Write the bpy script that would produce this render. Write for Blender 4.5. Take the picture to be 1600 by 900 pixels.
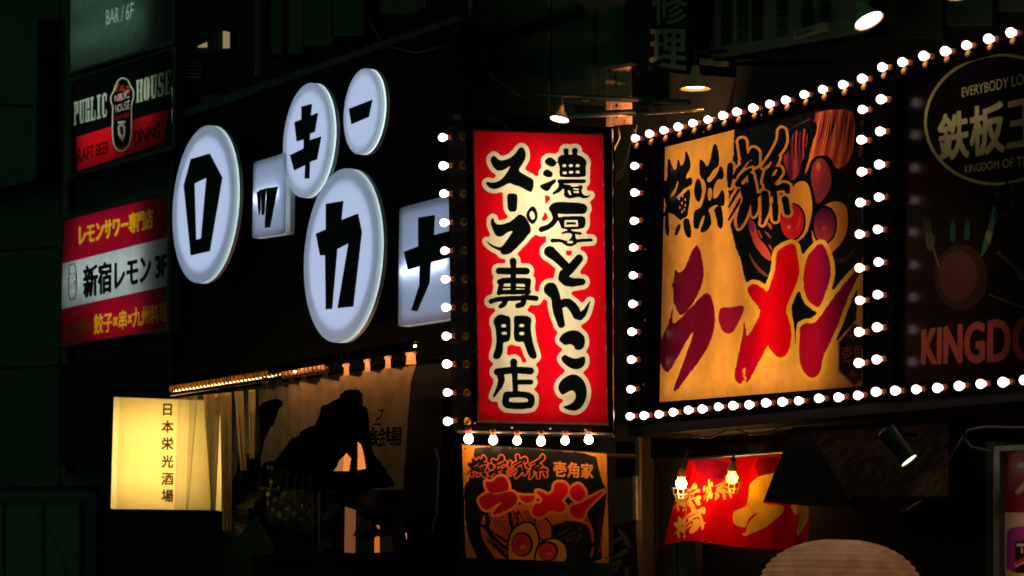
import bpy, bmesh, math, random
import numpy as np
from mathutils import Vector, Matrix

random.seed(7)
for o in list(bpy.data.objects):
    bpy.data.objects.remove(o)
SC = bpy.context.scene
COL = SC.collection

# ------------------------------------------------------------------ camera
FOC = 5000.0                      # focal length in photo pixels (1600 wide)
PITCH = math.atan(520 / 5000.0)
ROLL = 0.022
EYE = Vector((0, 0, 1.6))
_F = Vector((0, math.cos(PITCH), math.sin(PITCH)))
_R0 = Vector((1, 0, 0))
_U0 = _R0.cross(_F)
_R = _R0 * math.cos(ROLL) + _U0 * math.sin(ROLL)
_U = _U0 * math.cos(ROLL) - _R0 * math.sin(ROLL)
cd = bpy.data.cameras.new('camera')
cd.sensor_width = 36
cd.lens = FOC / 1600 * 36
cd.clip_start = 0.1
cd.clip_end = 500
cd.dof.use_dof = True
cd.dof.focus_distance = 19.3
cd.dof.aperture_fstop = 4.0
cam = bpy.data.objects.new('camera', cd)
COL.objects.link(cam)
cam.matrix_world = Matrix(((_R.x, _U.x, -_F.x, EYE.x), (_R.y, _U.y, -_F.y, EYE.y),
                           (_R.z, _U.z, -_F.z, EYE.z), (0, 0, 0, 1)))
SC.camera = cam

# ------------------------------------------------------------------ world: night, a faint green town glow
w = bpy.data.worlds.new('World')
SC.world = w
w.use_nodes = True
bg = w.node_tree.nodes['Background']
bg.inputs['Color'].default_value = (0.25, 1.0, 0.50, 1)
bg.inputs['Strength'].default_value = 0.036
SC.view_settings.view_transform = 'Standard'
SC.view_settings.look = 'None'
SC.view_settings.exposure = 0
SC.view_settings.gamma = 1
SC.cycles.max_bounces = 8
SC.cycles.diffuse_bounces = 3
SC.cycles.sample_clamp_indirect = 3
SC.cycles.use_denoising = True
SC.cycles.pixel_filter_type = 'BLACKMAN_HARRIS'
SC.cycles.filter_width = 1.6

# ------------------------------------------------------------------ geometry helpers
def ray(px, py):
    return _F + _R * ((px - 800) / FOC) - _U * ((py - 450) / FOC)

class Plane:
    """vertical wall plane; u runs along it to the right, n points out to the street"""
    def __init__(self, px, depth, deg):
        a = math.radians(deg)
        self.u = Vector((math.sin(a), -math.cos(a), 0))     # to the right and nearer
        self.n = Vector((-math.cos(a), -math.sin(a), 0))    # out of the facade
        r = ray(px, 450)
        self.o = EYE + r * (depth / r.y)
    def P(self, px, py, off=0.0):
        r = ray(px, py)
        t = ((self.o - EYE).dot(self.n) + off) / r.dot(self.n)
        return EYE + r * t
    def grid(self, X, Y, off=0.0):
        r = (np.array(_F)[None] + np.outer((X - 800) / FOC, np.array(_R)) - np.outer((Y - 450) / FOC, np.array(_U)))
        n = np.array(self.n)
        t = (float((self.o - EYE).dot(self.n)) + off) / (r @ n)
        return np.array(EYE)[None] + r * t[:, None]

RP = Plane(1100, 18.0, 24.2)       # ramen shop front
LP = Plane(690, 21.8, 30.1)        # izakaya front further down the street
SP = Plane(850, 17.3, 84.0)        # hanging red sign, nearly facing us
LB = Plane(260, 24.95, 86.0)        # yellow lamp box, facing us

def S(r, g, b):
    f = lambda c: (c / 255 / 12.92) if c <= 10 else ((c / 255 + 0.055) / 1.055) ** 2.4
    return (f(r), f(g), f(b), 1)

class MB:
    def __init__(self):
        self.v = []; self.f = []
    def face(self, pts):
        i = len(self.v); self.v += [Vector(p) for p in pts]; self.f.append(list(range(i, i + len(pts))))
    def prism(self, front, back, caps=True):
        n = len(front); i = len(self.v)
        self.v += [Vector(p) for p in front] + [Vector(p) for p in back]
        if caps:
            self.f.append([i + k for k in range(n)]); self.f.append([i + n + k for k in reversed(range(n))])
        for k in range(n):
            k2 = (k + 1) % n
            self.f.append([i + k, i + n + k, i + n + k2, i + k2])
    def slab(self, pl, pix, off, t):
        """solid whose front outline is the pixel polygon on the plane at off, t metres thick"""
        fr = [pl.P(x, y, off) for x, y in pix]
        self.prism(fr, [p - pl.n * t for p in fr])
    def frame(self, pl, outer, inner, off, t):
        n = len(outer)
        O = [pl.P(x, y, off) for x, y in outer]; I = [pl.P(x, y, off) for x, y in inner]
        for k in range(n):
            q = [O[k], O[(k + 1) % n], I[(k + 1) % n], I[k]]
            self.prism(q, [p - pl.n * t for p in q])
    def box(self, c, a, b, d):
        """box centre c, full edge vectors a, b, d"""
        a, b, d = Vector(a) / 2, Vector(b) / 2, Vector(d) / 2; c = Vector(c)
        self.prism([c + d - a - b, c + d + a - b, c + d + a + b, c + d - a + b],
                   [c - d - a - b, c - d + a - b, c - d + a + b, c - d - a + b])
    def tube(self, pts, r, n=8):
        pts = [Vector(p) for p in pts]; rings = []
        for k, p in enumerate(pts):
            t = (pts[min(k + 1, len(pts) - 1)] - pts[max(k - 1, 0)]).normalized()
            s = t.orthogonal().normalized() if k == 0 else (s - t * s.dot(t)).normalized()
            q = t.cross(s); rr = r[k] if isinstance(r, (list, tuple)) else r
            i = len(self.v)
            self.v += [p + (s * math.cos(2 * math.pi * j / n) + q * math.sin(2 * math.pi * j / n)) * rr for j in range(n)]
            rings.append(i)
        for a, b in zip(rings, rings[1:]):
            for j in range(n):
                self.f.append([a + j, a + (j + 1) % n, b + (j + 1) % n, b + j])
        self.f.append([rings[0] + j for j in reversed(range(n))]); self.f.append([rings[-1] + j for j in range(n)])
    def lathe(self, c, axis, prof, n=20, caps=(True, True)):
        """prof: (radius, distance along axis)"""
        c = Vector(c); z = Vector(axis).normalized(); x = z.orthogonal().normalized(); y = z.cross(x); rings = []
        for r, h in prof:
            i = len(self.v); r = max(r, 1e-4)
            self.v += [c + z * h + (x * math.cos(2 * math.pi * j / n) + y * math.sin(2 * math.pi * j / n)) * r for j in range(n)]
            rings.append(i)
        for a, b in zip(rings, rings[1:]):
            for j in range(n):
                self.f.append([a + j, a + (j + 1) % n, b + (j + 1) % n, b + j])
        if caps[0]: self.f.append([rings[0] + j for j in reversed(range(n))])
        if caps[1]: self.f.append([rings[-1] + j for j in range(n)])
    def build(self, name, m, parent=None, smooth=False, bevel=0, recalc=True):
        org = base_of(parent) if parent else Vector((0, 0, 0))
        me = bpy.data.meshes.new(name)
        me.from_pydata([tuple(p - org) for p in self.v], [], self.f)
        bm = bmesh.new(); bm.from_mesh(me)
        if recalc: bmesh.ops.recalc_face_normals(bm, faces=bm.faces)
        if bevel: bmesh.ops.bevel(bm, geom=[e for e in bm.edges if len(e.link_faces) == 2 and e.calc_face_angle(0) > 0.5],
                                  offset=bevel, segments=2, affect='EDGES', profile=0.6, clamp_overlap=True)
        bm.to_mesh(me); bm.free()
        if smooth:
            for p in me.polygons: p.use_smooth = True
        return link(name, me, m, parent)

def base_of(o):
    p = Vector((0, 0, 0))
    while o is not None:
        p += o.location; o = o.parent
    return p
def link(name, me, m, parent=None):
    o = bpy.data.objects.new(name, me); COL.objects.link(o)
    if m is not None and not me.materials: me.materials.append(m)
    if parent is not None: o.parent = parent
    return o
def thing(name, label, cat, loc, group=None):
    o = bpy.data.objects.new(name, None); COL.objects.link(o)
    o.empty_display_size = 0.1; o.location = loc; o['label'] = label; o['category'] = cat
    if group: o['group'] = group
    return o
def tag(o, label, cat, group=None, kind=None):
    o['label'] = label; o['category'] = cat
    if group: o['group'] = group
    if kind: o['kind'] = kind
    return o

# ------------------------------------------------------------------ materials
def mat(name, col, rough=0.6, metal=0.0, noise=0.25, scale=8.0, emit=None, es=0.0, bump=0.0, spec=0.5):
    m = bpy.data.materials.new(name); m.use_nodes = True
    nt = m.node_tree; b = nt.nodes['Principled BSDF']
    b.inputs['Roughness'].default_value = rough; b.inputs['Metallic'].default_value = metal
    b.inputs['Specular IOR Level'].default_value = spec
    if noise:
        tc = nt.nodes.new('ShaderNodeTexCoord'); nz = nt.nodes.new('ShaderNodeTexNoise')
        nz.inputs['Scale'].default_value = scale; nz.inputs['Detail'].default_value = 6
        nt.links.new(tc.outputs['Object'], nz.inputs['Vector'])
        rp = nt.nodes.new('ShaderNodeValToRGB')
        rp.color_ramp.elements[0].position = 0.3; rp.color_ramp.elements[1].position = 0.7
        rp.color_ramp.elements[0].color = [c * (1 - noise) for c in col[:3]] + [1]
        rp.color_ramp.elements[1].color = [min(1, c * (1 + noise)) for c in col[:3]] + [1]
        nt.links.new(nz.outputs['Fac'], rp.inputs['Fac']); nt.links.new(rp.outputs['Color'], b.inputs['Base Color'])
        mr = nt.nodes.new('ShaderNodeMapRange'); mr.inputs['To Min'].default_value = max(0, rough - 0.12); mr.inputs['To Max'].default_value = min(1, rough + 0.12)
        nt.links.new(nz.outputs['Fac'], mr.inputs['Value']); nt.links.new(mr.outputs['Result'], b.inputs['Roughness'])
        if bump:
            bp = nt.nodes.new('ShaderNodeBump'); bp.inputs['Strength'].default_value = bump; bp.inputs['Distance'].default_value = 0.01
            nt.links.new(nz.outputs['Fac'], bp.inputs['Height']); nt.links.new(bp.outputs['Normal'], b.inputs['Normal'])
    else:
        b.inputs['Base Color'].default_value = col
    if emit:
        b.inputs['Emission Color'].default_value = emit; b.inputs['Emission Strength'].default_value = es
    return m

def glow(name, col, s):
    m = bpy.data.materials.new(name); m.use_nodes = True; nt = m.node_tree; nt.nodes.clear()
    e = nt.nodes.new('ShaderNodeEmission'); e.inputs['Color'].default_value = col; e.inputs['Strength'].default_value = s
    o = nt.nodes.new('ShaderNodeOutputMaterial'); nt.links.new(e.outputs[0], o.inputs['Surface'])
    return m

def film(name, col=None, trans=0.75, rough=0.25, gloss=0.04, clear=0.0, grain=0.06):
    """translucent sheet (acrylic, vinyl, cloth); col None = printed colours held in the mesh"""
    m = bpy.data.materials.new(name); m.use_nodes = True; nt = m.node_tree; nt.nodes.clear()
    N, L = nt.nodes.new, nt.links.new
    if col is None:
        c = N('ShaderNodeAttribute'); c.attribute_name = 'print'; src = c.outputs['Color']
    else:
        c = N('ShaderNodeRGB'); c.outputs[0].default_value = col; src = c.outputs[0]
    tc = N('ShaderNodeTexCoord'); nz = N('ShaderNodeTexNoise'); nz.inputs['Scale'].default_value = 9; nz.inputs['Detail'].default_value = 8
    L(tc.outputs['Object'], nz.inputs['Vector'])
    mr = N('ShaderNodeMapRange'); mr.inputs['To Min'].default_value = 1 - grain * 2; mr.inputs['To Max'].default_value = 1.0
    mr.inputs['From Min'].default_value = 0.3; mr.inputs['From Max'].default_value = 0.6
    L(nz.outputs['Fac'], mr.inputs['Value'])
    mx = N('ShaderNodeVectorMath'); mx.operation = 'SCALE'; L(src, mx.inputs[0]); L(mr.outputs[0], mx.inputs['Scale'])
    t = N('ShaderNodeBsdfTranslucent'); d = N('ShaderNodeBsdfDiffuse'); L(mx.outputs[0], t.inputs['Color']); L(mx.outputs[0], d.inputs['Color'])
    a = N('ShaderNodeMixShader'); a.inputs[0].default_value = trans; L(d.outputs[0], a.inputs[1]); L(t.outputs[0], a.inputs[2])
    out = a
    if clear:
        tr = N('ShaderNodeBsdfTransparent'); k = N('ShaderNodeMixShader'); k.inputs[0].default_value = clear
        L(out.outputs[0], k.inputs[1]); L(tr.outputs[0], k.inputs[2]); out = k
    if gloss:
        g = N('ShaderNodeBsdfGlossy'); g.inputs['Roughness'].default_value = rough
        k = N('ShaderNodeMixShader'); k.inputs[0].default_value = gloss
        L(out.outputs[0], k.inputs[1]); L(g.outputs[0], k.inputs[2]); out = k
    o = N('ShaderNodeOutputMaterial'); L(out.outputs[0], o.inputs['Surface'])
    return m
# ------------------------------------------------------------------ flat print: shapes drawn on a sheet, then cut into coloured mesh faces
def chaikin(p, n=2, closed=True):
    p = np.array(p, float)
    for _ in range(n):
        q = np.roll(p, -1, 0) if closed else p[1:]
        a = p if closed else p[:-1]
        s = np.empty((len(a) * 2, p.shape[1])); s[0::2] = a * .75 + q * .25; s[1::2] = a * .25 + q * .75
        if not closed: s = np.vstack([p[:1], s, p[-1:]])
        p = s
    return p

class Art:
    def __init__(self, x0, y0, x1, y1, s=2.0, base=(0, 0, 0), seed=1):
        self.x0, self.y0, self.s = x0, y0, s
        self.W, self.H = int(round((x1 - x0) * s)), int(round((y1 - y0) * s))
        self.X, self.Y = np.meshgrid(x0 + (np.arange(self.W) + .5) / s, y0 + (np.arange(self.H) + .5) / s)
        self.img = np.zeros((self.H, self.W, 3), np.uint8); self.img[:] = base
        rng = np.random.default_rng(seed)
        def nz(c):
            h, w_ = int(self.H / c) + 3, int(self.W / c) + 3
            g = rng.standard_normal((h, w_)); yy, xx = np.arange(self.H) / c, np.arange(self.W) / c
            iy, ix = yy.astype(int), xx.astype(int); fy, fx = (yy - iy)[:, None], (xx - ix)[None]
            A = g[iy][:, ix]; B = g[iy][:, ix + 1]; C = g[iy + 1][:, ix]; D = g[iy + 1][:, ix + 1]
            return (A * (1 - fx) + B * fx) * (1 - fy) + (C * (1 - fx) + D * fx) * fy
        self.n1 = nz(3 * s) * .6 + nz(1.2 * s) * .4; self.n2 = nz(3 * s) * .6 + nz(1.2 * s) * .4
        self.t = (0, 0, 1, 1)
    def src(self, ox, oy, kx, ky=None):
        self.t = (ox, oy, kx, ky or kx); return self
    def T(self, p):
        ox, oy, kx, ky = self.t; p = np.array(p, float)
        q = p.copy(); q[:, 0] = ox + p[:, 0] / kx; q[:, 1] = oy + p[:, 1] / ky
        if p.shape[1] > 2: q[:, 2] = p[:, 2] / math.sqrt(kx * ky)
        return q
    def none(self): return np.zeros((self.H, self.W), bool)
    def _win(self, a, b, c, d):
        i0 = max(0, int((b - self.y0) * self.s) - 2); i1 = min(self.H, int((d - self.y0) * self.s) + 3)
        j0 = max(0, int((a - self.x0) * self.s) - 2); j1 = min(self.W, int((c - self.x0) * self.s) + 3)
        return slice(i0, max(i0, i1)), slice(j0, max(j0, j1))
    def poly(self, pts, smooth=2, rough=0.0, raw=False):
        p = np.array(pts, float) if raw else self.T(pts)
        if smooth: p = chaikin(p, smooth)
        m = self.none(); w_ = self._win(p[:, 0].min() - 3, p[:, 1].min() - 3, p[:, 0].max() + 3, p[:, 1].max() + 3)
        X = self.X[w_] + self.n1[w_] * rough; Y = self.Y[w_] + self.n2[w_] * rough
        r = np.zeros(X.shape, bool)
        for (xa, ya), (xb, yb) in zip(p[:, :2], np.roll(p, -1, 0)[:, :2]):
            if ya == yb: continue
            c = (Y > min(ya, yb)) & (Y <= max(ya, yb))
            r ^= c & (X < xa + (Y - ya) * (xb - xa) / (yb - ya))
        m[w_] = r
        return m
    def stroke(self, pts, r=None, smooth=1, rough=0.0, closed=False):
        pts = [tuple(q) if len(q) > 2 else (q[0], q[1], r) for q in pts]
        p = self.T(pts)
        if closed: p = np.vstack([p, p[:1]])
        if smooth and len(p) > 2: p = chaikin(p, smooth, False)
        R = p[:, 2].max() + 3; m = self.none()
        w_ = self._win(p[:, 0].min() - R, p[:, 1].min() - R, p[:, 0].max() + R, p[:, 1].max() + R)
        X = self.X[w_] + self.n1[w_] * rough; Y = self.Y[w_] + self.n2[w_] * rough; o = np.zeros(X.shape, bool)
        for a, b in zip(p, p[1:]):
            dx, dy = b[0] - a[0], b[1] - a[1]; L2 = dx * dx + dy * dy + 1e-9
            t = np.clip(((X - a[0]) * dx + (Y - a[1]) * dy) / L2, 0, 1)
            o |= (X - a[0] - t * dx) ** 2 + (Y - a[1] - t * dy) ** 2 <= (a[2] + t * (b[2] - a[2])) ** 2
        m[w_] = o
        return m
    def oval(self, cx, cy, rx, ry, tilt=0.0):
        a = np.linspace(0, 2 * np.pi, 40, endpoint=False); c, s_ = math.cos(tilt), math.sin(tilt)
        x, y = rx * np.cos(a), ry * np.sin(a)
        return self.poly(np.stack([cx + x * c - y * s_, cy + x * s_ + y * c], 1), 0)
    def grow(self, m, r):
        R = r * self.s; n = int(math.ceil(abs(R))); src = m if r > 0 else ~m; R = abs(R)
        P = np.pad(src, n); o = np.zeros_like(m)
        for i in range(-n, n + 1):
            for j in range(-n, n + 1):
                if i * i + j * j <= R * R: o |= P[n + i:n + i + self.H, n + j:n + j + self.W]
        return o if r > 0 else ~o
    def fill(self, m, c):
        if callable(c):
            v = np.clip(c(self.X, self.Y), 0, 255).astype(np.uint8); self.img[m] = (v[m] // 6) * 6
        else: self.img[m] = c
    def text(self, s, quad, bold=0.0, sp=1.0, lsp=1.0, shear=0.0):
        """quad: four photo points TL TR BR BL the inked bounds are fitted to"""
        V, T3 = glyphs(s, sp, lsp, shear)
        H = homog([(0, 1), (1, 1), (1, 0), (0, 0)], quad)
        q = np.c_[V, np.ones(len(V))] @ H.T; q = q[:, :2] / q[:, 2:]
        m = self.none()
        for a, b, c in T3:
            A, B, C = q[a], q[b], q[c]
            w_ = self._win(min(A[0], B[0], C[0]), min(A[1], B[1], C[1]), max(A[0], B[0], C[0]), max(A[1], B[1], C[1]))
            X, Y = self.X[w_], self.Y[w_]
            if not X.size: continue
            e = lambda P, Q: (Q[0] - P[0]) * (Y - P[1]) - (Q[1] - P[1]) * (X - P[0])
            e0, e1, e2 = e(A, B), e(B, C), e(C, A)
            m[w_] |= ((e0 >= 0) & (e1 >= 0) & (e2 >= 0)) | ((e0 <= 0) & (e1 <= 0) & (e2 <= 0))
        return self.grow(m, bold) if bold else m

def homog(a, b):
    M = []; r = []
    for (x, y), (u, v) in zip(a, b):
        M.append([x, y, 1, 0, 0, 0, -u * x, -u * y]); r.append(u)
        M.append([0, 0, 0, x, y, 1, -v * x, -v * y]); r.append(v)
    h = np.linalg.solve(np.array(M, float), np.array(r, float)); return np.append(h, 1).reshape(3, 3)

_gc = {}
def glyphs(s, sp, lsp, shear):
    k = (s, sp, lsp, shear)
    if k not in _gc:
        c = bpy.data.curves.new('lettering', 'FONT'); c.body = s; c.space_character = sp; c.space_line = lsp; c.shear = shear
        c.align_x = 'CENTER'; c.resolution_u = 3; c.fill_mode = 'BOTH'
        o = bpy.data.objects.new('lettering', c); COL.objects.link(o)
        bpy.context.view_layer.update()
        me = bpy.data.meshes.new_from_object(o.evaluated_get(bpy.context.evaluated_depsgraph_get()))
        me.calc_loop_triangles()
        V = np.empty(len(me.vertices) * 3); me.vertices.foreach_get('co', V); V = V.reshape(-1, 3)[:, :2]
        T3 = np.array([t.vertices[:] for t in me.loop_triangles])
        V = (V - V.min(0)) / (V.max(0) - V.min(0))
        bpy.data.objects.remove(o); bpy.data.curves.remove(c); bpy.data.meshes.remove(me); _gc[k] = (V, T3)
    return _gc[k]

def printed(name, art, pl, quad, m, parent, off=0.0, thick=0.0, wave=None, maxb=32):
    """the printed sheet as real geometry: one plane, faces split only where the print changes colour"""
    im = art.img.astype(np.int64); ids = (im[..., 0] << 16) | (im[..., 1] << 8) | im[..., 2]
    ins = art.poly(quad, 0, raw=True)
    H, W = ids.shape; ph, pw = -H % maxb, -W % maxb
    ids = np.where(ins & (ids != 0xFF00FF), ids, -1); ids = np.pad(ids, ((0, ph), (0, pw)), constant_values=-1)
    H2, W2 = ids.shape; done = np.zeros(ids.shape, bool); R = []; b = maxb
    while b >= 1:
        B = ids.reshape(H2 // b, b, W2 // b, b); mn = B.min((1, 3)); mx = B.max((1, 3))
        dn = done.reshape(H2 // b, b, W2 // b, b).any((1, 3))
        ok = (mn == mx) & ~dn
        done |= np.repeat(np.repeat(ok, b, 0), b, 1)
        i, j = np.nonzero(ok & (mn >= 0)); R.append(np.stack([i * b, j * b, np.full(len(i), b), mn[i, j]], 1)); b //= 2
    R = np.concatenate(R); i, j, b, c = R.T
    cor = np.stack([i * (W2 + 1) + j, i * (W2 + 1) + j + b, (i + b) * (W2 + 1) + j + b, (i + b) * (W2 + 1) + j], 1)
    uq, inv = np.unique(cor, return_inverse=True); inv = inv.reshape(-1)
    px = art.x0 + (uq % (W2 + 1)) / art.s; py = art.y0 + (uq // (W2 + 1)) / art.s
    co = pl.grid(px, py, off)
    if wave is not None: co = co + np.outer(wave(px, py), np.array(pl.n))
    co = co - np.array(base_of(parent) if parent else (0, 0, 0))[None]
    me = bpy.data.meshes.new(name); n = len(R)
    me.vertices.add(len(uq)); me.vertices.foreach_set('co', co.astype(np.float32).ravel())
    me.loops.add(n * 4); me.loops.foreach_set('vertex_index', inv.astype(np.int32))
    me.polygons.add(n); me.polygons.foreach_set('loop_start', np.arange(n, dtype=np.int32) * 4)
    me.update(calc_edges=True); me.validate()
    rgb = np.stack([(c >> 16) & 255, (c >> 8) & 255, c & 255], 1) / 255.0
    lin = np.where(rgb <= 0.04045, rgb / 12.92, ((rgb + 0.055) / 1.055) ** 2.4)
    at = me.color_attributes.new('print', 'FLOAT_COLOR', 'CORNER')
    at.data.foreach_set('color', np.repeat(np.c_[lin, np.ones(n)], 4, 0).astype(np.float32).ravel())
    print('print', name, n)
    return link(name, me, m, parent)

# ---- traced letter shapes (points read off the photograph's enlargements)
SU = [(163,215),(185,190),(205,205),(222,225),(255,228),(300,212),(340,180),(362,142),(385,132),(405,150),(413,185),(410,215),(385,260),(357,300),(400,325),(445,350),(465,360),(470,400),(455,455),(420,440),(370,412),(325,400),(295,385),(262,405),(215,428),(175,430),(148,415),(128,386),(148,375),(170,385),(215,378),(255,348),(285,305),(307,260),(270,290),(235,302),(205,298),(180,270),(165,240)]
DASH = [(283,463),(310,457),(345,462),(355,480),(352,530),(350,575),(335,590),(300,590),(286,572),(283,530),(279,490)]
PU = [(165,650),(183,625),(195,665),(215,680),(260,675),(310,655),(350,615),(380,605),(410,625),(428,655),(445,690),(450,735),(425,755),(400,790),(355,835),(310,880),(270,893),(238,887),(235,865),(195,850),(160,830),(126,786),(165,815),(215,838),(245,835),(275,795),(300,755),(325,722),(290,730),(250,760),(225,768),(200,755),(180,715),(165,680)]

def art_red():
    a = Art(730, 195, 960, 672, 2.0, (234, 5, 24), 3)
    g = a.none()
    a.src(730, 200, 4.5)
    g |= a.poly(SU) | a.poly(DASH) | a.poly(PU, 1, .3)
    g |= a.poly([(412,605),(438,560),(465,546),(487,570),(497,610),(490,650),(463,680),(438,665),(420,640)])
    cut = a.poly([(437,602),(452,580),(470,596),(478,632),(460,648),(445,632)])
    a.src(830, 200, 4.5)
    g |= a.poly([(86,237),(130,196),(184,240),(162,274),(125,270)], 1) | a.poly([(74,322),(106,284),(154,313),(148,347),(108,347)], 1)
    g |= a.poly([(56,412),(75,395),(120,380),(172,354),(176,380),(150,402),(122,445),(95,443)], 1) | a.stroke([(170,240,3),(198,242,4)])
    g |= a.stroke([(245,160,19),(248,205,13)]) | a.stroke([(307,160,21),(307,205,14)])
    g |= a.poly([(186,215),(200,193),(240,187),(330,187),(370,207),(393,240),(382,270),(387,325),(375,347),(210,347),(198,330),(200,270),(186,240)], 1)
    for cx, cy in ((233,265),(279,264),(327,265),(235,315),(280,311),(327,310)):
        cut |= a.stroke([(cx - 4, cy, 10), (cx + 4, cy, 10)])
    g |= a.stroke([(200,376,16),(370,374,14)]) | a.stroke([(215,385,19),(205,430,17),(160,458,10)])
    g |= a.poly([(225,392),(280,402),(350,398),(366,415),(352,440),(365,468),(390,478),(424,466),(400,490),(370,498),(330,482),(290,495),(250,494),(226,470),(235,440),(212,410)], 1)
    cut |= a.stroke([(285,407,5),(330,404,5)]) | a.stroke([(300,428,5),(330,432,5)]) | a.stroke([(265,445,7),(274,464,7)]) | a.stroke([(302,450,5),(328,451,7)])
    g |= a.poly([(117,565),(150,525),(200,519),(370,526),(400,560),(382,602),(350,606),(170,604),(140,597)], 1)
    g |= a.stroke([(162,590,24),(176,640,20),(135,690,18),(72,713,20)])
    g |= a.poly([(188,624),(350,616),(384,630),(382,690),(355,712),(215,714),(203,680),(185,640)], 1)
    cut |= a.stroke([(242,655,7),(320,655,7),(322,686,7),(240,688,7)], closed=True, smooth=0)
    g |= a.stroke([(220,740,7),(250,728,9),(345,742,10)]) | a.stroke([(262,712,12),(310,758,12),(275,790,10)])
    g |= a.stroke([(150,792,15),(200,790,12),(260,806,10),(350,790,12),(422,788,11)]) | a.stroke([(215,795,10),(268,825,14),(322,800,13),(292,765,10)])
    cut |= a.stroke([(262,803,8),(285,803,8)])
    a.src(740, 390, 3.3333)
    g |= a.stroke([(205,60,18),(208,100,14)]) | a.stroke([(134,111,18),(275,112,18)]) | a.stroke([(207,80,15),(207,245,15)])
    g |= a.stroke([(135,168,14),(165,160,16),(284,164,16)]) | a.stroke([(146,175,14),(134,225,14)]) | a.stroke([(140,222,12),(285,220,14)]) | a.stroke([(284,165,16),(278,225,14)]) | a.stroke([(150,196,5),(280,198,5)])
    g |= a.stroke([(91,270,13),(130,257,13),(200,255,14),(270,248,14),(325,254,14)]) | a.stroke([(168,262,13),(158,285,15),(140,296,11)]) | a.stroke([(262,255,15),(258,285,15),(230,292,14)])
    cut |= a.stroke([(165,237,2),(245,238,2)])
    g |= a.poly([(100,378),(112,350),(140,335),(165,343),(192,348),(194,400),(192,470),(172,482),(152,484),(154,530),(142,560),(125,573),(103,567),(101,550),(118,500),(118,440),(112,400)], 1)
    g |= a.poly([(208,360),(215,343),(250,343),(285,346),(303,360),(297,400),(302,450),(313,500),(327,540),(330,564),(310,572),(288,557),(270,510),(260,478),(240,482),(213,477),(208,440),(211,400)], 1)
    for x, y in ((157,397),(160,436),(251,396),(251,437)): cut |= a.stroke([(x - 5, y, 8), (x + 5, y, 8)])
    g |= a.stroke([(209,586,19),(210,640,15)]) | a.stroke([(124,637,19),(210,626,18),(296,632,19)]) | a.stroke([(138,645,20),(148,690,18),(106,764,6)])
    g |= a.stroke([(214,640,16),(218,745,14)]) | a.stroke([(215,690,14),(297,690,14)])
    g |= a.stroke([(172,757,18),(164,800,19),(182,813,18),(290,813,18),(302,795,18),(298,762,18),(240,752,16)], closed=True)
    a.src(830, 370, 3.1)
    g |= a.stroke([(90,72,28),(125,100,23),(180,155,20)]) | a.stroke([(232,105,20),(195,150,22),(148,192,26),(180,222,24),(246,218,17)])
    g |= a.stroke([(95,255,34),(120,290,22),(126,350,25),(146,424,18)]) | a.stroke([(125,340,18),(172,312,20),(208,345,24),(228,390,22),(258,370,14),(285,312,2)])
    g |= a.poly([(133,500),(150,470),(185,453),(225,453),(252,473),(263,500),(257,532),(240,550),(212,547),(207,527),(185,519),(165,527),(145,512)])
    g |= a.poly([(142,590),(160,568),(185,582),(215,592),(245,581),(260,578),(264,605),(252,632),(220,644),(190,637),(158,614)])
    g |= a.poly([(128,725),(150,688),(195,663),(235,673),(264,710),(272,760),(257,812),(225,842),(190,843),(145,824),(190,812),(214,790),(216,757),(197,741),(170,757),(150,768),(136,750)])
    g &= ~cut
    o = a.grow(g | cut, 6.8); o = a.grow(a.grow(o, 3.4), -3.4)
    o |= a.poly([(798,283),(846,270),(855,330),(838,352),(812,325)], 2, raw=True)
    a.fill(o, (242, 218, 162)); a.fill(g, (9, 8, 7))
    return a

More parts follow.
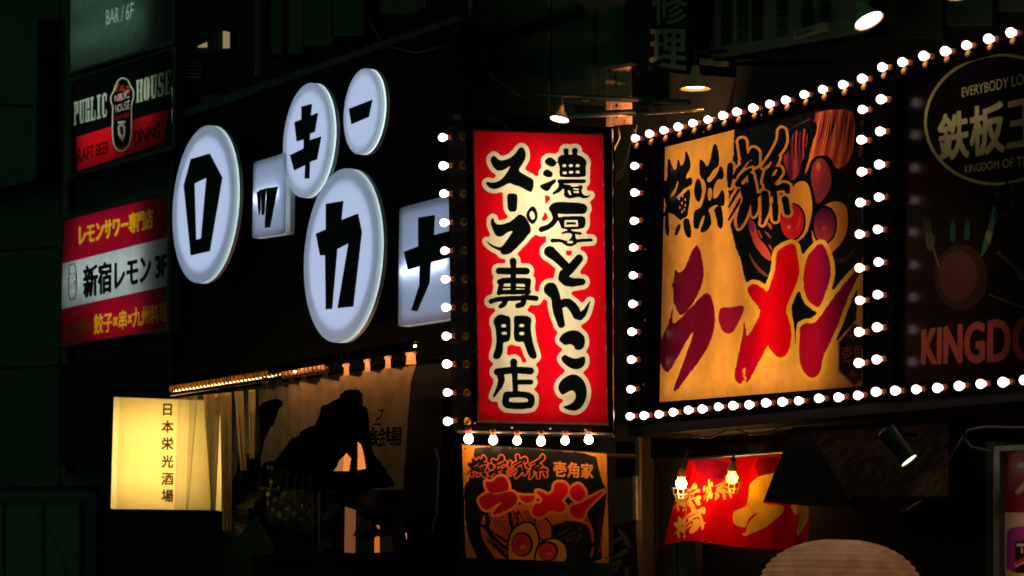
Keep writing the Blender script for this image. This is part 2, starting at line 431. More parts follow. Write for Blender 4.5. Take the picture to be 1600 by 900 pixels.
def yoko(a, rough=.35):
    """the brush letters of the shop name, drawn into whatever frame a.src names (photo px of the wide sign)"""
    bx, by, kx, ky = a.t
    def at(ox, oy, k): a.src(bx + (ox - 0) / kx, by + (oy - 0) / ky, k * kx, k * ky)
    G = []
    at(1020, 200, 4.5); g = a.poly([(40,702),(70,620),(98,545),(85,500),(63,450),(58,380),(75,360),(97,380),(105,300),(104,230),(118,212),(133,258),(150,300),(168,288),(170,235),(180,216),(190,240),(197,272),(215,250),(226,220),(224,168),(236,158),(256,200),(266,240),(263,290),(238,330),(234,362),(262,343),(280,355),(276,400),(240,417),(215,432),(190,462),(160,492),(185,490),(215,467),(252,428),(266,450),(260,520),(251,560),(247,622),(212,637),(190,652),(150,610),(125,600),(112,592),(110,640),(118,740),(106,767),(90,740),(85,680),(90,612),(80,625),(55,692)], 1, rough)
    c = a.poly([(123,490),(135,455),(160,420),(176,365),(178,395),(168,435),(148,475)], 1)
    for x, y in ((185,498),(210,480),(228,505),(205,530),(190,560),(222,575),(228,545),(206,590)): c |= a.stroke([(x, y - 6, 4), (x, y + 4, 4)])
    g &= ~c
    g |= a.poly([(152,747),(163,700),(186,668),(197,690),(182,740),(162,760)], 1, rough) | a.poly([(212,642),(250,630),(266,680),(274,740),(260,777),(235,762),(220,730),(217,700)], 1, rough)
    G.append(g)
    g = a.poly([(290,420),(298,380),(315,348),(337,375),(347,430),(344,480),(325,529),(303,505),(292,465)], 1, rough)
    g |= a.poly([(330,345),(326,218),(350,228),(372,258),(380,280),(400,240),(410,190),(420,130),(440,106),(459,140),(467,200),(467,265),(430,292),(400,335),(378,368),(395,385),(430,350),(460,310),(470,264),(490,280),(502,330),(492,367),(460,357),(442,390),(427,420),(422,470),(427,498),(455,488),(480,438),(495,433),(510,490),(502,552),(480,547),(440,542),(407,557),(387,582),(402,600),(414,660),(407,692),(370,732),(338,737),(333,715),(350,680),(362,640),(365,608),(340,640),(327,692),(315,714),(288,702),(283,640),(293,580),(330,562),(345,542),(368,470),(376,410),(360,365)], 1, rough)
    g &= ~a.poly([(388,440),(398,418),(417,428),(414,490),(398,518),(387,490)], 1)
    g |= a.poly([(427,570),(470,538),(487,560),(497,650),(494,697),(475,712),(456,692),(448,640),(438,600)], 1, rough)
    G.append(g)
    at(1120, 170, 4.5)
    g = a.stroke([(178,235,27),(190,330,25)], rough=rough) | a.stroke([(185,370,20),(240,330,24),(268,292,30),(272,380,25)], rough=rough)
    g |= a.stroke([(95,398,20),(92,470,24),(88,545,12)], rough=rough) | a.stroke([(125,480,16),(160,410,16),(235,385,20)], rough=rough) | a.stroke([(150,530,22),(185,470,20),(235,430,14)], rough=rough)
    g |= a.stroke([(165,510,22),(208,560,38),(200,680,38),(165,790,30),(155,838,6)], rough=rough) | a.stroke([(238,470,20),(255,600,30),(268,700,26),(258,742,14)], rough=rough)
    g |= a.stroke([(300,600,10),(240,650,22)], rough=rough) | a.stroke([(155,570,10),(85,690,8)], rough=rough) | a.stroke([(165,640,12),(85,778,7)], rough=rough)
    g &= ~(a.stroke([(222,375,4),(180,430,5),(140,478,3)]) | a.stroke([(205,495,9),(185,520,12)]) | a.stroke([(165,590,4),(178,640,5),(160,680,3)]))
    G.append(g)
    g = a.stroke([(458,160,25),(462,215,30),(440,270,32),(390,340,22),(325,408,8)], rough=rough) | a.stroke([(420,345,20),(370,430,28),(350,510,28)], rough=rough)
    g |= a.stroke([(370,430,18),(455,425,22),(400,500,22),(360,545,26)], rough=rough) | a.stroke([(385,560,26),(490,540,26),(498,580,18)], rough=rough)
    g |= a.stroke([(395,560,24),(412,700,24),(412,775,18)], rough=rough) | a.stroke([(338,600,28),(345,700,30),(320,806,10)], rough=rough) | a.stroke([(480,640,26),(497,728,22)], rough=rough)
    g &= ~(a.poly([(340,425),(388,355),(380,400),(350,430)], 1) | a.poly([(385,465),(425,415),(420,450),(400,475)], 1) | a.poly([(400,545),(460,500),(455,530)], 1) | a.poly([(372,640),(392,605),(398,650),(385,670)], 1))
    G.append(g)
    a.src(bx, by, kx, ky)
    return G

def art_ramen():
    a = Art(1016, 140, 1352, 634, 2.0, (242, 150, 52), 5)
    blk = (12, 11, 10)
    a.src(0, 0, 1)
    a.fill(a.poly([(1148,190),(1150,100),(1360,100),(1360,395),(1348,400),(1340,440),(1338,500),(1307,534),(1309,500),(1310,470),(1262,500),(1244,547),(1236,470),(1200,480),(1178,442),(1166,441),(1162,428),(1157,404),(1150,388),(1141,352),(1138,300),(1139,268),(1146,240)], 0, .8), blk)
    # noodles lifted out of the bowl
    a.src(1200, 160, 4.5)
    nood = a.poly([(335,60),(600,45),(614,150),(602,330),(560,430),(480,480),(440,380),(370,370),(310,390),(268,500),(255,500),(290,380),(320,260),(350,170),(330,120)], 1, .5)
    nood2 = a.poly([(165,250),(195,190),(225,215),(255,178),(278,220),(272,300),(255,380),(230,430),(222,505),(160,565),(140,500),(95,380),(155,340)], 1, .5)
    mixc = lambda X, Y: np.stack([206 + 34 * np.sin(X * .42 + Y * .09), 80 + 34 * np.sin(X * .42 + Y * .09) + 0 * Y, 38 - 8 * np.sin(X * .4)], -1)
    a.fill(nood, mixc); a.fill(nood2, lambda X, Y: np.stack([150 + 45 * np.sin(X * .4 + 1), 45 + 20 * np.sin(X * .4 + 1), 50 + 0 * X], -1))
    rng = random.Random(4)
    for x in range(345, 615, 17):
        sh = -(615 - x) * .12
        a.fill(a.stroke([(x + rng.uniform(-9, 9), 40 + rng.uniform(0, 50), 1), (x + sh * .5 + rng.uniform(-8, 8), 180 + rng.uniform(-70, 70), rng.uniform(3, 8)), (x + sh - 22 + rng.uniform(-10, 10), 320 + rng.uniform(-110, 70), 1)], rough=.3), blk if rng.random() < .62 else (140, 42, 58))
    for x in range(120, 275, 26): a.fill(a.stroke([(x + 20, 170, 5), (x + 8, 300, 7), (x + 12, 420 + rng.uniform(-40, 60), 2)], rough=.3), blk)
    a.fill(a.stroke([(300,150,30),(330,180,22),(290,300,14),(262,420,10),(240,500,8)], rough=.5), blk)
    a.fill(a.poly([(640,130),(675,120),(675,180),(655,170)], 1, .5) | a.poly([(640,300),(668,290),(660,380),(632,395)], 1, .5), (165, 58, 40))
    a.fill(a.stroke([(145,195,2),(210,155,4),(290,120,8)], rough=.4), (70, 40, 30))
    # ladle side of the bowl, strands at lower left
    a.src(1130, 330, 6)
    for P, c in (([(232,60),(300,110),(310,180),(335,255),(400,325),(452,410),(455,475),(380,432),(310,345),(270,255),(240,150)], (196, 62, 38)),
                 ([(232,60),(290,110),(300,170),(275,210),(240,150)], (130, 44, 58)), ([(318,165),(345,190),(372,262),(345,245)], (160, 50, 52)),
                 ([(408,95),(455,130),(462,175),(425,150)], (190, 62, 40)), ([(378,175),(430,210),(462,262),(420,240)], (140, 44, 58)),
                 ([(422,300),(450,330),(462,372),(440,352)], (190, 66, 44)), ([(232,370),(290,470),(350,540),(424,598),(420,625),(340,580),(270,480)], (120, 52, 40)),
                 ([(1040,430),(1120,440),(1180,410),(1210,360),(1225,380),(1170,460),(1090,500),(1050,480)], (58, 30, 20))):
        a.fill(a.poly(P, 1, .4), c)
    # eggs
    a.src(1200, 160, 4.5)
    e1 = a.poly([(300,500),(318,425),(350,393),(385,393),(425,440),(447,520),(442,600),(400,670),(342,728),(325,640),(305,570)])
    a.fill(a.grow(e1, 4.5), blk); a.fill(e1, lambda X, Y: np.stack([158 - (Y - 250) * .3, 54 - (Y - 250) * .15, 52 + 0 * X], -1))
    a.fill(a.oval(355, 500, 26, 62), (170, 48, 48)); a.fill(a.oval(355, 450, 15, 32), (222, 92, 34))
    e2 = a.poly([(150,640),(195,565),(250,548),(288,580),(302,650),(315,730),(300,830),(262,950),(150,1010),(110,900)], 2)
    a.fill(a.grow(e2, 4), blk); a.fill(e2, (232, 136, 42))
    y2 = a.src(1130, 330, 6).oval(648, 100, 108, 160, .05)
    a.fill(a.grow(y2, 3.2), blk); a.fill(y2, lambda X, Y: np.stack([200 + (Y - 330) * .9, 14 + (Y - 325) * .5, 34 + 0 * X], -1))
    a.fill(a.stroke([(720,60,4),(712,130,6),(690,160,5)]), (240, 84, 40)); a.fill(a.oval(615, 150, 18, 20), (245, 104, 50))
    e3 = a.poly([(830,240),(835,120),(870,20),(950,-60),(1050,-100),(1140,-70),(1172,20),(1165,180),(1110,300),(1010,400),(960,420),(870,380)], 2)
    a.fill(a.grow(e3, 4.5), blk); a.fill(e3, lambda X, Y: np.stack([226 + 0 * X, 130 - (X - 1290) * .5, 46 + 0 * X], -1))
    y3 = a.oval(950, 130, 100, 165, .05)
    a.fill(a.grow(y3, 3.2), blk); a.fill(y3, lambda X, Y: np.stack([112 + (Y - 345) * 1.8, 30 + (Y - 350) * .9, 44 + 0 * X], -1))
    a.fill(a.oval(945, 155, 20, 22), (150, 60, 50))
    a.fill(a.stroke([(1150,250,4),(1090,350,8),(1020,430,4)]), blk)
    # shop name in brush letters
    a.src(0, 0, 1)
    G = [a.grow(g, .3) for g in yoko(a)]
    o = a.grow(G[2] | G[3], 4.2) & ~a.poly([(1000,100),(1147,100),(1146,240),(1139,268),(1139,420),(1000,420)], 0, raw=True)
    a.fill(o, (226, 128, 48))
    for g in G: a.fill(g, blk)
    # big letters
    a.src(970, 380, 3.1)
    me = a.poly([(753,45),(775,25),(800,10),(830,-2),(852,20),(860,80),(868,140),(852,200),(822,260),(797,325),(815,370),(828,430),(824,490),(805,542),(775,559),(745,542),(720,512),(712,490),(690,540),(650,610),(614,682),(597,660),(580,687),(553,662),(550,630),(565,560),(575,510),(590,450),(597,372),(605,400),(607,457),(630,430),(655,385),(678,335),(660,300),(630,265),(610,230),(620,205),(650,195),(685,215),(712,240),(730,180),(750,120)], 1, .55)
    n1 = a.poly([(903,60),(940,20),(965,0),(985,10),(1012,80),(1020,140),(1007,200),(982,270),(960,314),(935,302),(900,272),(886,220),(883,150)], 1, .5)
    n2 = a.poly([(868,402),(895,385),(930,390),(960,365),(1010,290),(1070,210),(1120,150),(1172,104),(1150,165),(1110,240),(1080,320),(1050,400),(1010,490),(975,560),(970,622),(935,657),(898,642),(868,590),(863,520),(866,450)], 1, .5)
    a.fill(a.grow(a.grow(me | n1 | n2, 9), -2.4) & ~a.poly([(858,235),(822,325),(840,400),(845,515),(850,400),(870,360),(930,345),(900,325),(880,290)], 1), (246, 166, 40))
    a.fill(a.poly([(858,240),(824,325),(841,400),(845,515),(850,400),(868,362),(925,346),(898,325),(876,290)], 1), blk)
    a.fill(me, lambda X, Y: np.stack([226 - np.clip((1200 - X) * .9, 0, 60) + 0 * Y, 0 * X + 4, 14 + np.clip((1195 - X) * .5, 0, 26)], -1))
    a.fill(n1, lambda X, Y: np.stack([196 - (X - 1262) * 1.9, 0 * X + 8, 30 + (X - 1262) * .9], -1))
    a.fill(n2, lambda X, Y: np.stack([176 - (X - 1262) * .75, 0 * X + 6, 34 + (X - 1262) * .2], -1))
    a.fill(a.stroke([(600,605,5),(592,640,6),(606,660,4)], rough=1.2), (236, 144, 36))
    a.fill(a.poly([(487,310),(530,312),(602,298),(592,340),(562,400),(540,436),(515,440),(490,422),(472,375),(475,330)], 1, .4), (150, 12, 40))
    a.src(1020, 370, 3.6)
    ra = a.poly([(105,262),(115,290),(112,340),(120,375),(140,425),(165,447),(205,407),(260,312),(287,240),(285,160),(272,100),(259,52),(243,46),(215,85),(195,140),(175,185),(150,205),(121,177),(120,230),(112,270)], 1, .7)
    ra |= a.poly([(112,385),(95,470),(60,550),(33,600),(36,660),(48,730),(82,770),(102,745),(150,660),(200,570),(231,526),(215,590),(180,680),(140,790),(114,862),(128,876),(190,792),(262,700),(322,600),(352,500),(347,400),(327,330),(298,313),(250,358),(205,405),(165,452),(108,500),(114,420)], 1, .6)
    a.fill(ra, lambda X, Y: np.stack([108 + (X - 1060) * .35, 8 + 0 * X, 34 + 0 * X], -1))
    # crest with the branch name
    a.src(1290, 470, 6)
    hx = [(118,385),(268,205),(440,330),(440,700),(265,800),(118,660)]
    a.fill(a.poly(hx, 0), (150, 62, 34)); a.fill(a.poly([(132,390),(270,228),(430,345),(430,680),(265,778),(132,650)], 0), (16, 12, 10))
    a.fill(a.text('壱角', [(1316,541),(1347,538),(1347,563),(1316,567)], .4), (150, 62, 40))
    for x, y in ((235,330),(262,355),(280,330),(250,660),(275,690),(240,690)): a.fill(a.oval(x, y, 18, 20), (110, 44, 34))
    return a

def art_banner():
    a = Art(716, 688, 956, 886, 2.0, (246, 150, 44), 8)
    blk = (22, 19, 15); a.src(700, 660, 3.75)
    a.fill(a.poly([(158,135),(560,160),(868,185),(880,260),(900,330),(930,400),(925,470),(915,560),(900,700),(905,830),(600,830),(185,830),(150,740),(105,600),(95,490),(110,420),(130,300),(150,200)], 1, .5), blk)
    a.fill(a.poly([(128,330),(120,400),(118,470),(95,470),(92,380)], 1), blk)
    bowl = a.poly([(190,600),(215,530),(300,500),(420,480),(560,470),(700,500),(800,560),(850,640),(845,720),(800,830),(300,830),(235,740),(200,680)])
    a.fill(bowl, (236, 112, 44))
    rng = random.Random(2)
    a.fill(a.poly([(300,520),(520,500),(520,600),(400,640),(350,760),(250,620)], 1), (232, 96, 40))
    for i in range(17):                                              # noodle lines
        x = 245 + i * 17; a.fill(a.stroke([(x, 520 + rng.uniform(-12, 12), 2 + rng.random() * 3), (x + 25, 580, 3), (x + 40 + rng.uniform(0, 20), 650 + rng.uniform(-30, 20), 1)], rough=.3), blk)
    for P in ([(190,600,8),(235,620,14),(270,700,10),(330,760,6)], [(240,560,12),(225,620,12),(280,690,12),(340,740,8)], [(235,690,5),(290,740,9),(340,790,8)], [(255,640,6),(300,670,8),(350,700,5)], [(225,530,12),(240,590,14)], [(358,520,8),(378,620,12)], [(410,520,5),(405,600,6)]):
        a.fill(a.stroke(P, rough=.6), blk)
    a.fill(a.stroke([(270,690,6),(310,735,7)]) | a.stroke([(262,630,4),(275,660,5)]), (150, 62, 66))
    sea = a.poly([(600,610),(640,590),(720,575),(810,590),(845,640),(850,700),(840,830),(640,830),(600,700)], 1, 1.0)
    a.fill(sea, (26, 20, 17))
    for i in range(34):
        x, y = rng.uniform(620, 800), rng.uniform(600, 790); l = rng.uniform(20, 50)
        a.fill(a.stroke([(x, y, 2), (x + l * .6, y - l * .3, rng.uniform(3, 6)), (x + l, y - l * .55, 2)], rough=.5) & sea, rng.choice([(92, 48, 34), (64, 40, 30), (120, 62, 42), (48, 34, 28)]))
    a.fill(a.stroke([(815,560,6),(845,640,10),(850,700,6)]) | a.stroke([(850,740,8),(840,790,6)]), (210, 84, 48))
    a.fill(a.stroke([(880,540,10),(895,640,12),(880,780,10)]), (62, 24, 34)); a.fill(a.stroke([(905,610,3),(903,690,5),(885,760,3)]), (190, 60, 56))
    a.fill(a.stroke([(115,610,8),(140,700,12),(190,800,8)], rough=.5), (48, 36, 26))
    def egg(P, yc, ring=3.4):
        m = a.poly(P); a.fill(a.grow(m, ring), blk); a.fill(m, (244, 150, 52))
        if yc:
            x, y, rx, ry = yc; ym = a.oval(x, y, rx, ry); a.fill(a.oval(x + 5, y - 2, rx + 9, ry + 10), blk)
            a.fill(ym, lambda X, Y: np.stack([232 + 0 * X, 34 + 40 * np.clip(np.hypot(X - (700 + x / 3.75), Y - (660 + y / 3.75)) / 16, 0, 1), 36 + 0 * X], -1)); a.fill(a.oval(x + 8, y + 14, rx * .35, ry * .22), (246, 120, 50))
    m = a.poly([(505,570),(540,550),(585,575),(608,630),(600,680),(560,690),(530,660)]); a.fill(a.grow(m, 3.2), blk); a.fill(m, (238, 96, 36))
    egg([(352,790),(355,700),(380,630),(440,590),(490,590),(520,640),(530,710),(510,790),(500,830),(370,830)], (430, 716, 54, 62))
    egg([(514,830),(515,760),(545,705),(605,682),(665,695),(694,740),(692,830)], (582, 757, 50, 50))
    # small brush name, outlined
    G = []
    for k, (sx, sy, sx1, sy1, dx, dy, dx1, dy1) in enumerate(((1029,235,1082,373,729,712,762,746), (1083,223,1134,365,763,711,794,746), (1134,215,1190,362,793,711,827,748), (1189,200,1238,352,826,711,858,748))):
        kx, ky = (sx1 - sx) / (dx1 - dx), (sy1 - sy) / (dy1 - dy)
        a.src(dx - sx / kx, dy - sy / ky, kx, ky); G.append(yoko(a, .1)[k])
    g = G[0] | G[1] | G[2] | G[3]; a.fill(a.grow(g, 2.1), (226, 104, 50)); a.fill(g, blk)
    a.fill(a.text('壱角家', [(865,720),(927,725),(927,748),(865,744)], .8), (248, 142, 60))
    a.src(700, 660, 3.75)
    L = a.poly([(222,340),(240,350),(265,345),(290,320),(325,315),(347,340),(358,380),(352,397),(300,414),(250,416),(233,397),(222,370)], 1) | a.poly([(180,462),(188,440),(235,410),(290,424),(355,400),(398,415),(408,450),(387,492),(330,524),(262,548),(268,520),(325,458),(270,490),(230,517),(203,502)], 1)
    d = a.poly([(412,425),(440,430),(518,430),(490,467),(455,472),(422,450)], 1)
    M = a.poly([(508,400),(545,403),(590,430),(620,400),(622,360),(650,347),(692,358),(708,400),(682,440),(662,457),(692,490),(682,518),(640,527),(600,512),(560,548),(520,555),(488,532),(500,500),(515,470),(530,480),(560,455)], 1)
    N_ = a.poly([(712,400),(735,373),(768,357),(808,405),(803,440),(770,467),(735,452),(716,425)], 1) | a.poly([(712,490),(760,480),(800,460),(918,398),(902,420),(845,470),(802,520),(797,562),(750,562),(718,537)], 1)
    a.fill(a.grow(L | d | M | N_, 4.2), (250, 138, 54)); a.fill(M | N_ | d, (226, 14, 24)); a.fill(L, lambda X, Y: np.stack([196 - (X - 750) * .5, 14 + 0 * X, 38 + 0 * X], -1))
    a.fill(a.oval(722, 0, 1, 1), blk)
    a.src(0, 0, 1); a.fill(a.oval(948, 872, 1.6, 2.2), (30, 22, 16)); a.fill(a.oval(727, 701, 1.5, 1.5), (90, 50, 20))
    return a

def art_kingdom():
    a = Art(1385, 50, 1645, 610, 1.5, (20, 7, 7), 9)
    a.src(1320, 40, 3)
    ring = a.oval(720, 440, 350, 308, -.16)                       # emblem ring
    a.fill(ring & ~a.grow(ring, -4.5), (176, 160, 108)); c = (184, 168, 116)
    a.fill(a.text('EVERYBODY LOVE', [(1503,137),(1618,110),(1618,128),(1503,152)], .25), c)
    a.fill(a.text('KINGDOM OF THE', [(1508,258),(1618,241),(1618,257),(1508,270)], .25), c)
    a.fill(a.text('鉄板王', [(1466,182),(1632,140),(1632,226),(1468,252)], 1.9), c)
    # plain fork and knife over a round pan
    a.src(1430, 300, 4.5)
    green, steel = (34, 84, 58), (92, 104, 72)
    a.fill(a.oval(320, 600, 190, 230), (62, 34, 26)); a.fill(a.oval(300, 590, 138, 175), (96, 50, 40))
    for x, y in ((265,260),(365,250)): a.fill(a.poly([(x-22,y+90),(x-20,y),(x,y-90),(x+20,y),(x+18,y+90)], 2), green)
    for x in (62, 80, 98): a.fill(a.stroke([(x - 4, 190, 4), (x + 16, 310, 5)]), steel)
    a.fill(a.poly([(66,300),(120,280),(140,330),(130,400),(100,422),(78,390)], 2) | a.stroke([(128,400,8),(165,520,8)]), (116, 92, 52))
    a.fill(a.poly([(548,85),(570,100),(565,220),(525,330),(500,420),(455,470),(480,350),(515,250)], 2), (56, 92, 66)); a.fill(a.poly([(505,262),(545,290),(525,370),(490,320)], 0), (130, 128, 92))
    rng = random.Random(3)
    for i in range(60):
        x, y = 1600 - abs(rng.gauss(0, 22)), rng.uniform(285, 345)
        a.src(0, 0, 1); a.fill(a.oval(x, y, rng.uniform(1, 4), rng.uniform(1, 4)), rng.choice([(54, 34, 26), (70, 48, 36), (40, 24, 20)]))
    a.fill(a.stroke([(1545,460,1),(1575,472,1.3),(1612,484,1.3)]), (90, 80, 56))
    a.fill(a.stroke([(1560,395,2),(1590,420,4),(1600,435,5)], rough=1.5), (70, 66, 50))
    a.fill(a.text('KINGDOM', [(1442,516),(1680,483),(1680,560),(1441,569)], 2.3, 1.02), (150, 60, 50))
    return a

def western(a, ch, q):
    """slab letters of the pub sign, drawn in a unit box fitted to quad q"""
    H = homog([(0, 0), (1, 0), (1, 1), (0, 1)], q)
    Rr = {'P': [(0,.0,.6,.1),(.1,0,.45,1),(0,.9,.58,1),(.55,.04,.95,.5),(.5,0,.8,.08),(.5,.46,.85,.55)], 'U': [(0,0,.5,.1),(.08,0,.42,.85),(.2,.85,.8,1),(.7,0,.88,.85),(.6,0,1,.1)],
          'B': [(0,0,.5,.1),(.1,0,.42,1),(0,.9,.6,1),(.52,.0,.9,.45),(.52,.52,.96,1)], 'L': [(0,0,.6,.1),(.1,0,.45,1),(0,.9,.9,1),(.75,.6,.95,1)],
          'I': [(.1,0,.9,.1),(.3,0,.72,1),(.1,.9,.9,1)], 'C': [(.05,.1,.42,.9),(.2,0,.8,.12),(.2,.88,.85,1),(.7,.05,.95,.36),(.8,.7,.95,.95)],
          'H': [(0,0,.46,.1),(.06,0,.38,1),(0,.9,.46,1),(.4,.45,.62,.55),(.62,0,.94,1),(.55,0,1,.1),(.55,.9,1,1)], 'O': [(.03,.1,.42,.9),(.58,.1,.97,.9),(.2,0,.46,1),(.54,0,.8,1)],
          'S': [(.06,.06,.4,.5),(.2,0,.85,.12),(.7,.05,.92,.3),(.2,.42,.8,.6),(.6,.5,.96,.94),(.15,.88,.8,1),(.04,.7,.2,1)], 'E': [(0,0,.9,.1),(.1,0,.45,1),(0,.9,.92,1),(.45,.44,.68,.56),(.76,.05,.92,.3),(.8,.7,.95,.95)]}
    m = a.none()
    for x0, y0, x1, y1 in Rr[ch]:
        p = np.array([(x0, y0, 1), (x1, y0, 1), (x1, y1, 1), (x0, y1, 1)]) @ H.T; m |= a.poly(p[:, :2] / p[:, 2:], 0, raw=True)
    return m
def western_word(a, s, q, gap=.1):
    n = len(s); m = a.none(); L = lambda A, B, t: (A[0] + (B[0] - A[0]) * t, A[1] + (B[1] - A[1]) * t)
    for i, ch in enumerate(s):
        t0, t1 = i / n, (i + 1 - gap) / n
        if ch == ' ': continue
        m |= western(a, ch, [L(q[0], q[1], t0), L(q[0], q[1], t1), L(q[3], q[2], t1), L(q[3], q[2], t0)])
    return m

def art_pub():
    a = Art(104, 68, 274, 288, 2.2, (6, 6, 6), 11)
    c = (176, 200, 170)
    a.fill(western_word(a, 'PUBLIC', [(115,160),(168,144),(168,182),(115,196)]), c)
    a.fill(western_word(a, 'HOUSE', [(213,126),(269,108),(268,146),(213,161)]), c)
    a.fill(a.poly([(120,214),(264,170),(256,222),(121,268)], 0, raw=True), (214, 14, 30))
    a.fill(a.text('CRAFT BEER', [(112,236),(170,220),(170,238),(112,258)], .5), (60, 4, 8))
    a.fill(a.text('DINING', [(210,205),(250,192),(249,215),(210,228)], .6), (40, 3, 6))
    a.src(80, 0, 3)
    b = [(300,400),(310,375),(335,360),(362,372),(372,400),(390,425),(388,462),(378,490),(380,560),(378,640),(362,695),(325,715),(295,695),(284,640),(284,560),(288,500),(276,478),(276,450),(292,425)]
    m = a.poly(b); a.fill(a.grow(m, 1.1), (8, 8, 8)); a.fill(m, (210, 214, 178)); a.fill(a.grow(m, -2.0), (10, 9, 8))
    rng = random.Random(5)
    for i in range(22):
        t = rng.uniform(0, 6.3); r = rng.uniform(10, 45)
        a.fill(a.oval(335 + r * math.cos(t), 430 + r * math.sin(t), 6, 9, t) & a.grow(m, -2.2), rng.choice([(150, 50, 20), (120, 26, 20), (90, 70, 30)]))
    a.fill(a.text('PUBLIC', [(179,150),(202,140),(202,153),(179,159)], .4), (222, 226, 210))
    a.fill(a.text('HOUSE', [(180,165),(203,156),(202,170),(181,176)], .4), (222, 226, 210))
    a.fill(a.text('CRAFT BEER', [(180,182),(202,175),(202,182),(180,189)], .2), (190, 20, 34))
    a.fill(a.stroke([(330,600,18),(330,625,16)]), (196, 200, 184)); a.fill(a.stroke([(328,598,8),(332,625,8)]), (30, 30, 28)); a.fill(a.stroke([(318,575,6),(342,572,6)]), (200, 205, 190))
    a.fill(a.poly([(318,640),(345,638),(335,664)], 0), (150, 158, 140)); a.fill(a.stroke([(310,690,5),(330,698,6),(348,680,5)]), (130, 16, 30))
    return a

def art_lemon():
    a = Art(84, 295, 272, 545, 2.2, (176, 8, 40), 12)
    wq = [(86,415),(264,370),(264,446),(86,485)]
    a.fill(a.poly(wq, 0, raw=True), (206, 216, 214))
    a.fill(a.text('レモンサワー専門店', [(124,352),(238,326),(238,356),(124,384)], 1.05), (240, 176, 24))
    a.fill(a.text('新宿レモン 3F', [(131,417),(260,390),(260,434),(131,466)], 1.5), (8, 8, 10))
    a.fill(a.text('餃子×串×九州料理', [(147,492),(261,472),(261,501),(147,523)], .8), (238, 170, 24))
    a.fill(a.text('モツ鍋×', [(99,504),(141,496),(141,522),(99,530)], .6), (120, 78, 22))
    b = a.stroke([(107,414,.8),(119,411,.8),(120,466,.8),(106,469,.8)], closed=True, smooth=1)
    a.src(0, 0, 1); b = a.stroke([(108,414,.8),(119,411,.8),(120,466,.8),(106,469,.8)], closed=True, smooth=1); a.fill(b, (20, 20, 22))
    a.fill(a.text('九州\n料理', [(108,424),(119,421),(119,452),(108,455)], .15), (40, 42, 46))
    return a

def art_bar():
    a = Art(100, -130, 276, 120, 2.0, (78, 104, 90), 13)
    a.fill(a.text('BAR / 6F', [(166,16),(209,3),(208,29),(166,39)], .25), (214, 226, 220))
    return a

def art_lampbox():
    a = Art(170, 612, 345, 802, 2.2, (252, 220, 132), 14)
    for ch, y in zip('日本栄光酒場', (640, 666.5, 693, 721, 748, 774.5)):
        w_, h_ = (6.5, 9) if ch == '日' else (9, 9.5)
        a.fill(a.text(ch, [(262 - w_, y - h_), (262 + w_, y - h_ + .4), (262 + w_ - .6, y + h_), (262 - w_ - .6, y + h_)], .75), (52, 26, 8))
    return a

def art_noren():
    a = Art(400, 560, 662, 772, 1.5, (176, 156, 120), 15)
    a.src(340, 540, 2.5); blk = (10, 10, 9)
    a.fill(a.poly([(120,330),(165,230),(215,205),(255,210),(250,240),(215,300),(180,360),(160,450),(120,470)], 1, .8), blk)
    a.fill(a.poly([(160,455),(230,450),(260,390),(330,340),(390,300),(410,240),(470,200),(520,168),(555,175),(560,230),(590,240),(595,330),(600,420),(640,470),(690,520),(700,560),(150,580)], 1, 1.0), blk)
    a.fill(a.poly([(450,490),(475,450),(505,420),(515,440),(510,490)], 0), (255, 0, 255)); a.fill(a.poly([(535,485),(537,375),(548,385),(575,480)], 0), (255, 0, 255))
    a.src(560, 620, 9); ink = (14, 13, 11)
    a.fill(a.stroke([(250,190,10),(335,182,12)]) | a.stroke([(325,190,14),(285,260,12),(225,335,6)]) | a.stroke([(215,385,12),(268,388,14)]), ink)
    a.fill(a.text('絵', [(577,668),(603,666),(602,697),(577,699)], .8), ink); a.fill(a.text('場', [(605,668),(628,667),(626,696),(604,698)], .8), ink)
    return a

def art_noren_red():
    a = Art(1028, 704, 1272, 866, 1.8, (226, 10, 16), 16)
    a.src(1030, 700, 5.29); y = (252, 184, 60); rng = random.Random(8)
    a.fill(a.poly([(300,90),(560,90),(540,240),(430,270),(330,200)], 1, 1.5) | a.poly([(820,90),(1030,60),(980,220),(860,260),(820,180)], 1, 1.5), (140, 12, 48))
    a.fill(a.poly([(100,560),(60,780),(480,800),(480,700),(380,740),(200,640)], 2, 1), (196, 8, 30))
    a.src(0, 0, 1)
    B = ((1029,235,1082,373), (1083,223,1134,365), (1134,215,1190,362), (1189,200,1238,352))
    for k, (dx, dy, dx1, dy1) in ((0,(1050,764,1074,800)), (1,(1076,754,1098,792)), (2,(1099,749,1118,786)), (3,(1118,745,1138,782)), (2,(1070,788,1108,836)), (0,(1048,803,1076,842))):
        sx, sy, sx1, sy1 = B[k]; kx, ky = (sx1 - sx) / (dx1 - dx), (sy1 - sy) / (dy1 - dy)
        a.src(dx - sx / kx, dy - sy / ky, kx, ky); a.fill(yoko(a, .15)[k], (252, 190, 84))
    a.src(1030, 700, 5.29)
    ra = a.poly([(752,285),(800,290),(850,232),(925,208),(1000,180),(960,300),(900,372),(862,440),(872,468),(990,468),(1018,492),(992,562),(940,612),(880,652),(780,722),(690,730),(662,710),(720,690),(780,622),(855,525),(800,560),(740,632),(690,657),(630,642),(598,600),(593,540),(640,510),(700,490),(728,452),(743,380)], 2)
    ra &= ~a.poly([(732,497),(750,440),(780,465)], 1)
    a.fill(ra, y); a.fill(a.poly([(1040,460),(1180,460),(1180,540),(1120,560),(1060,520)], 1), y); a.fill(a.poly([(1180,460),(1240,480),(1250,560),(1180,690),(1150,740),(1140,700),(1170,600)], 1, .8), (250, 186, 80))
    return a

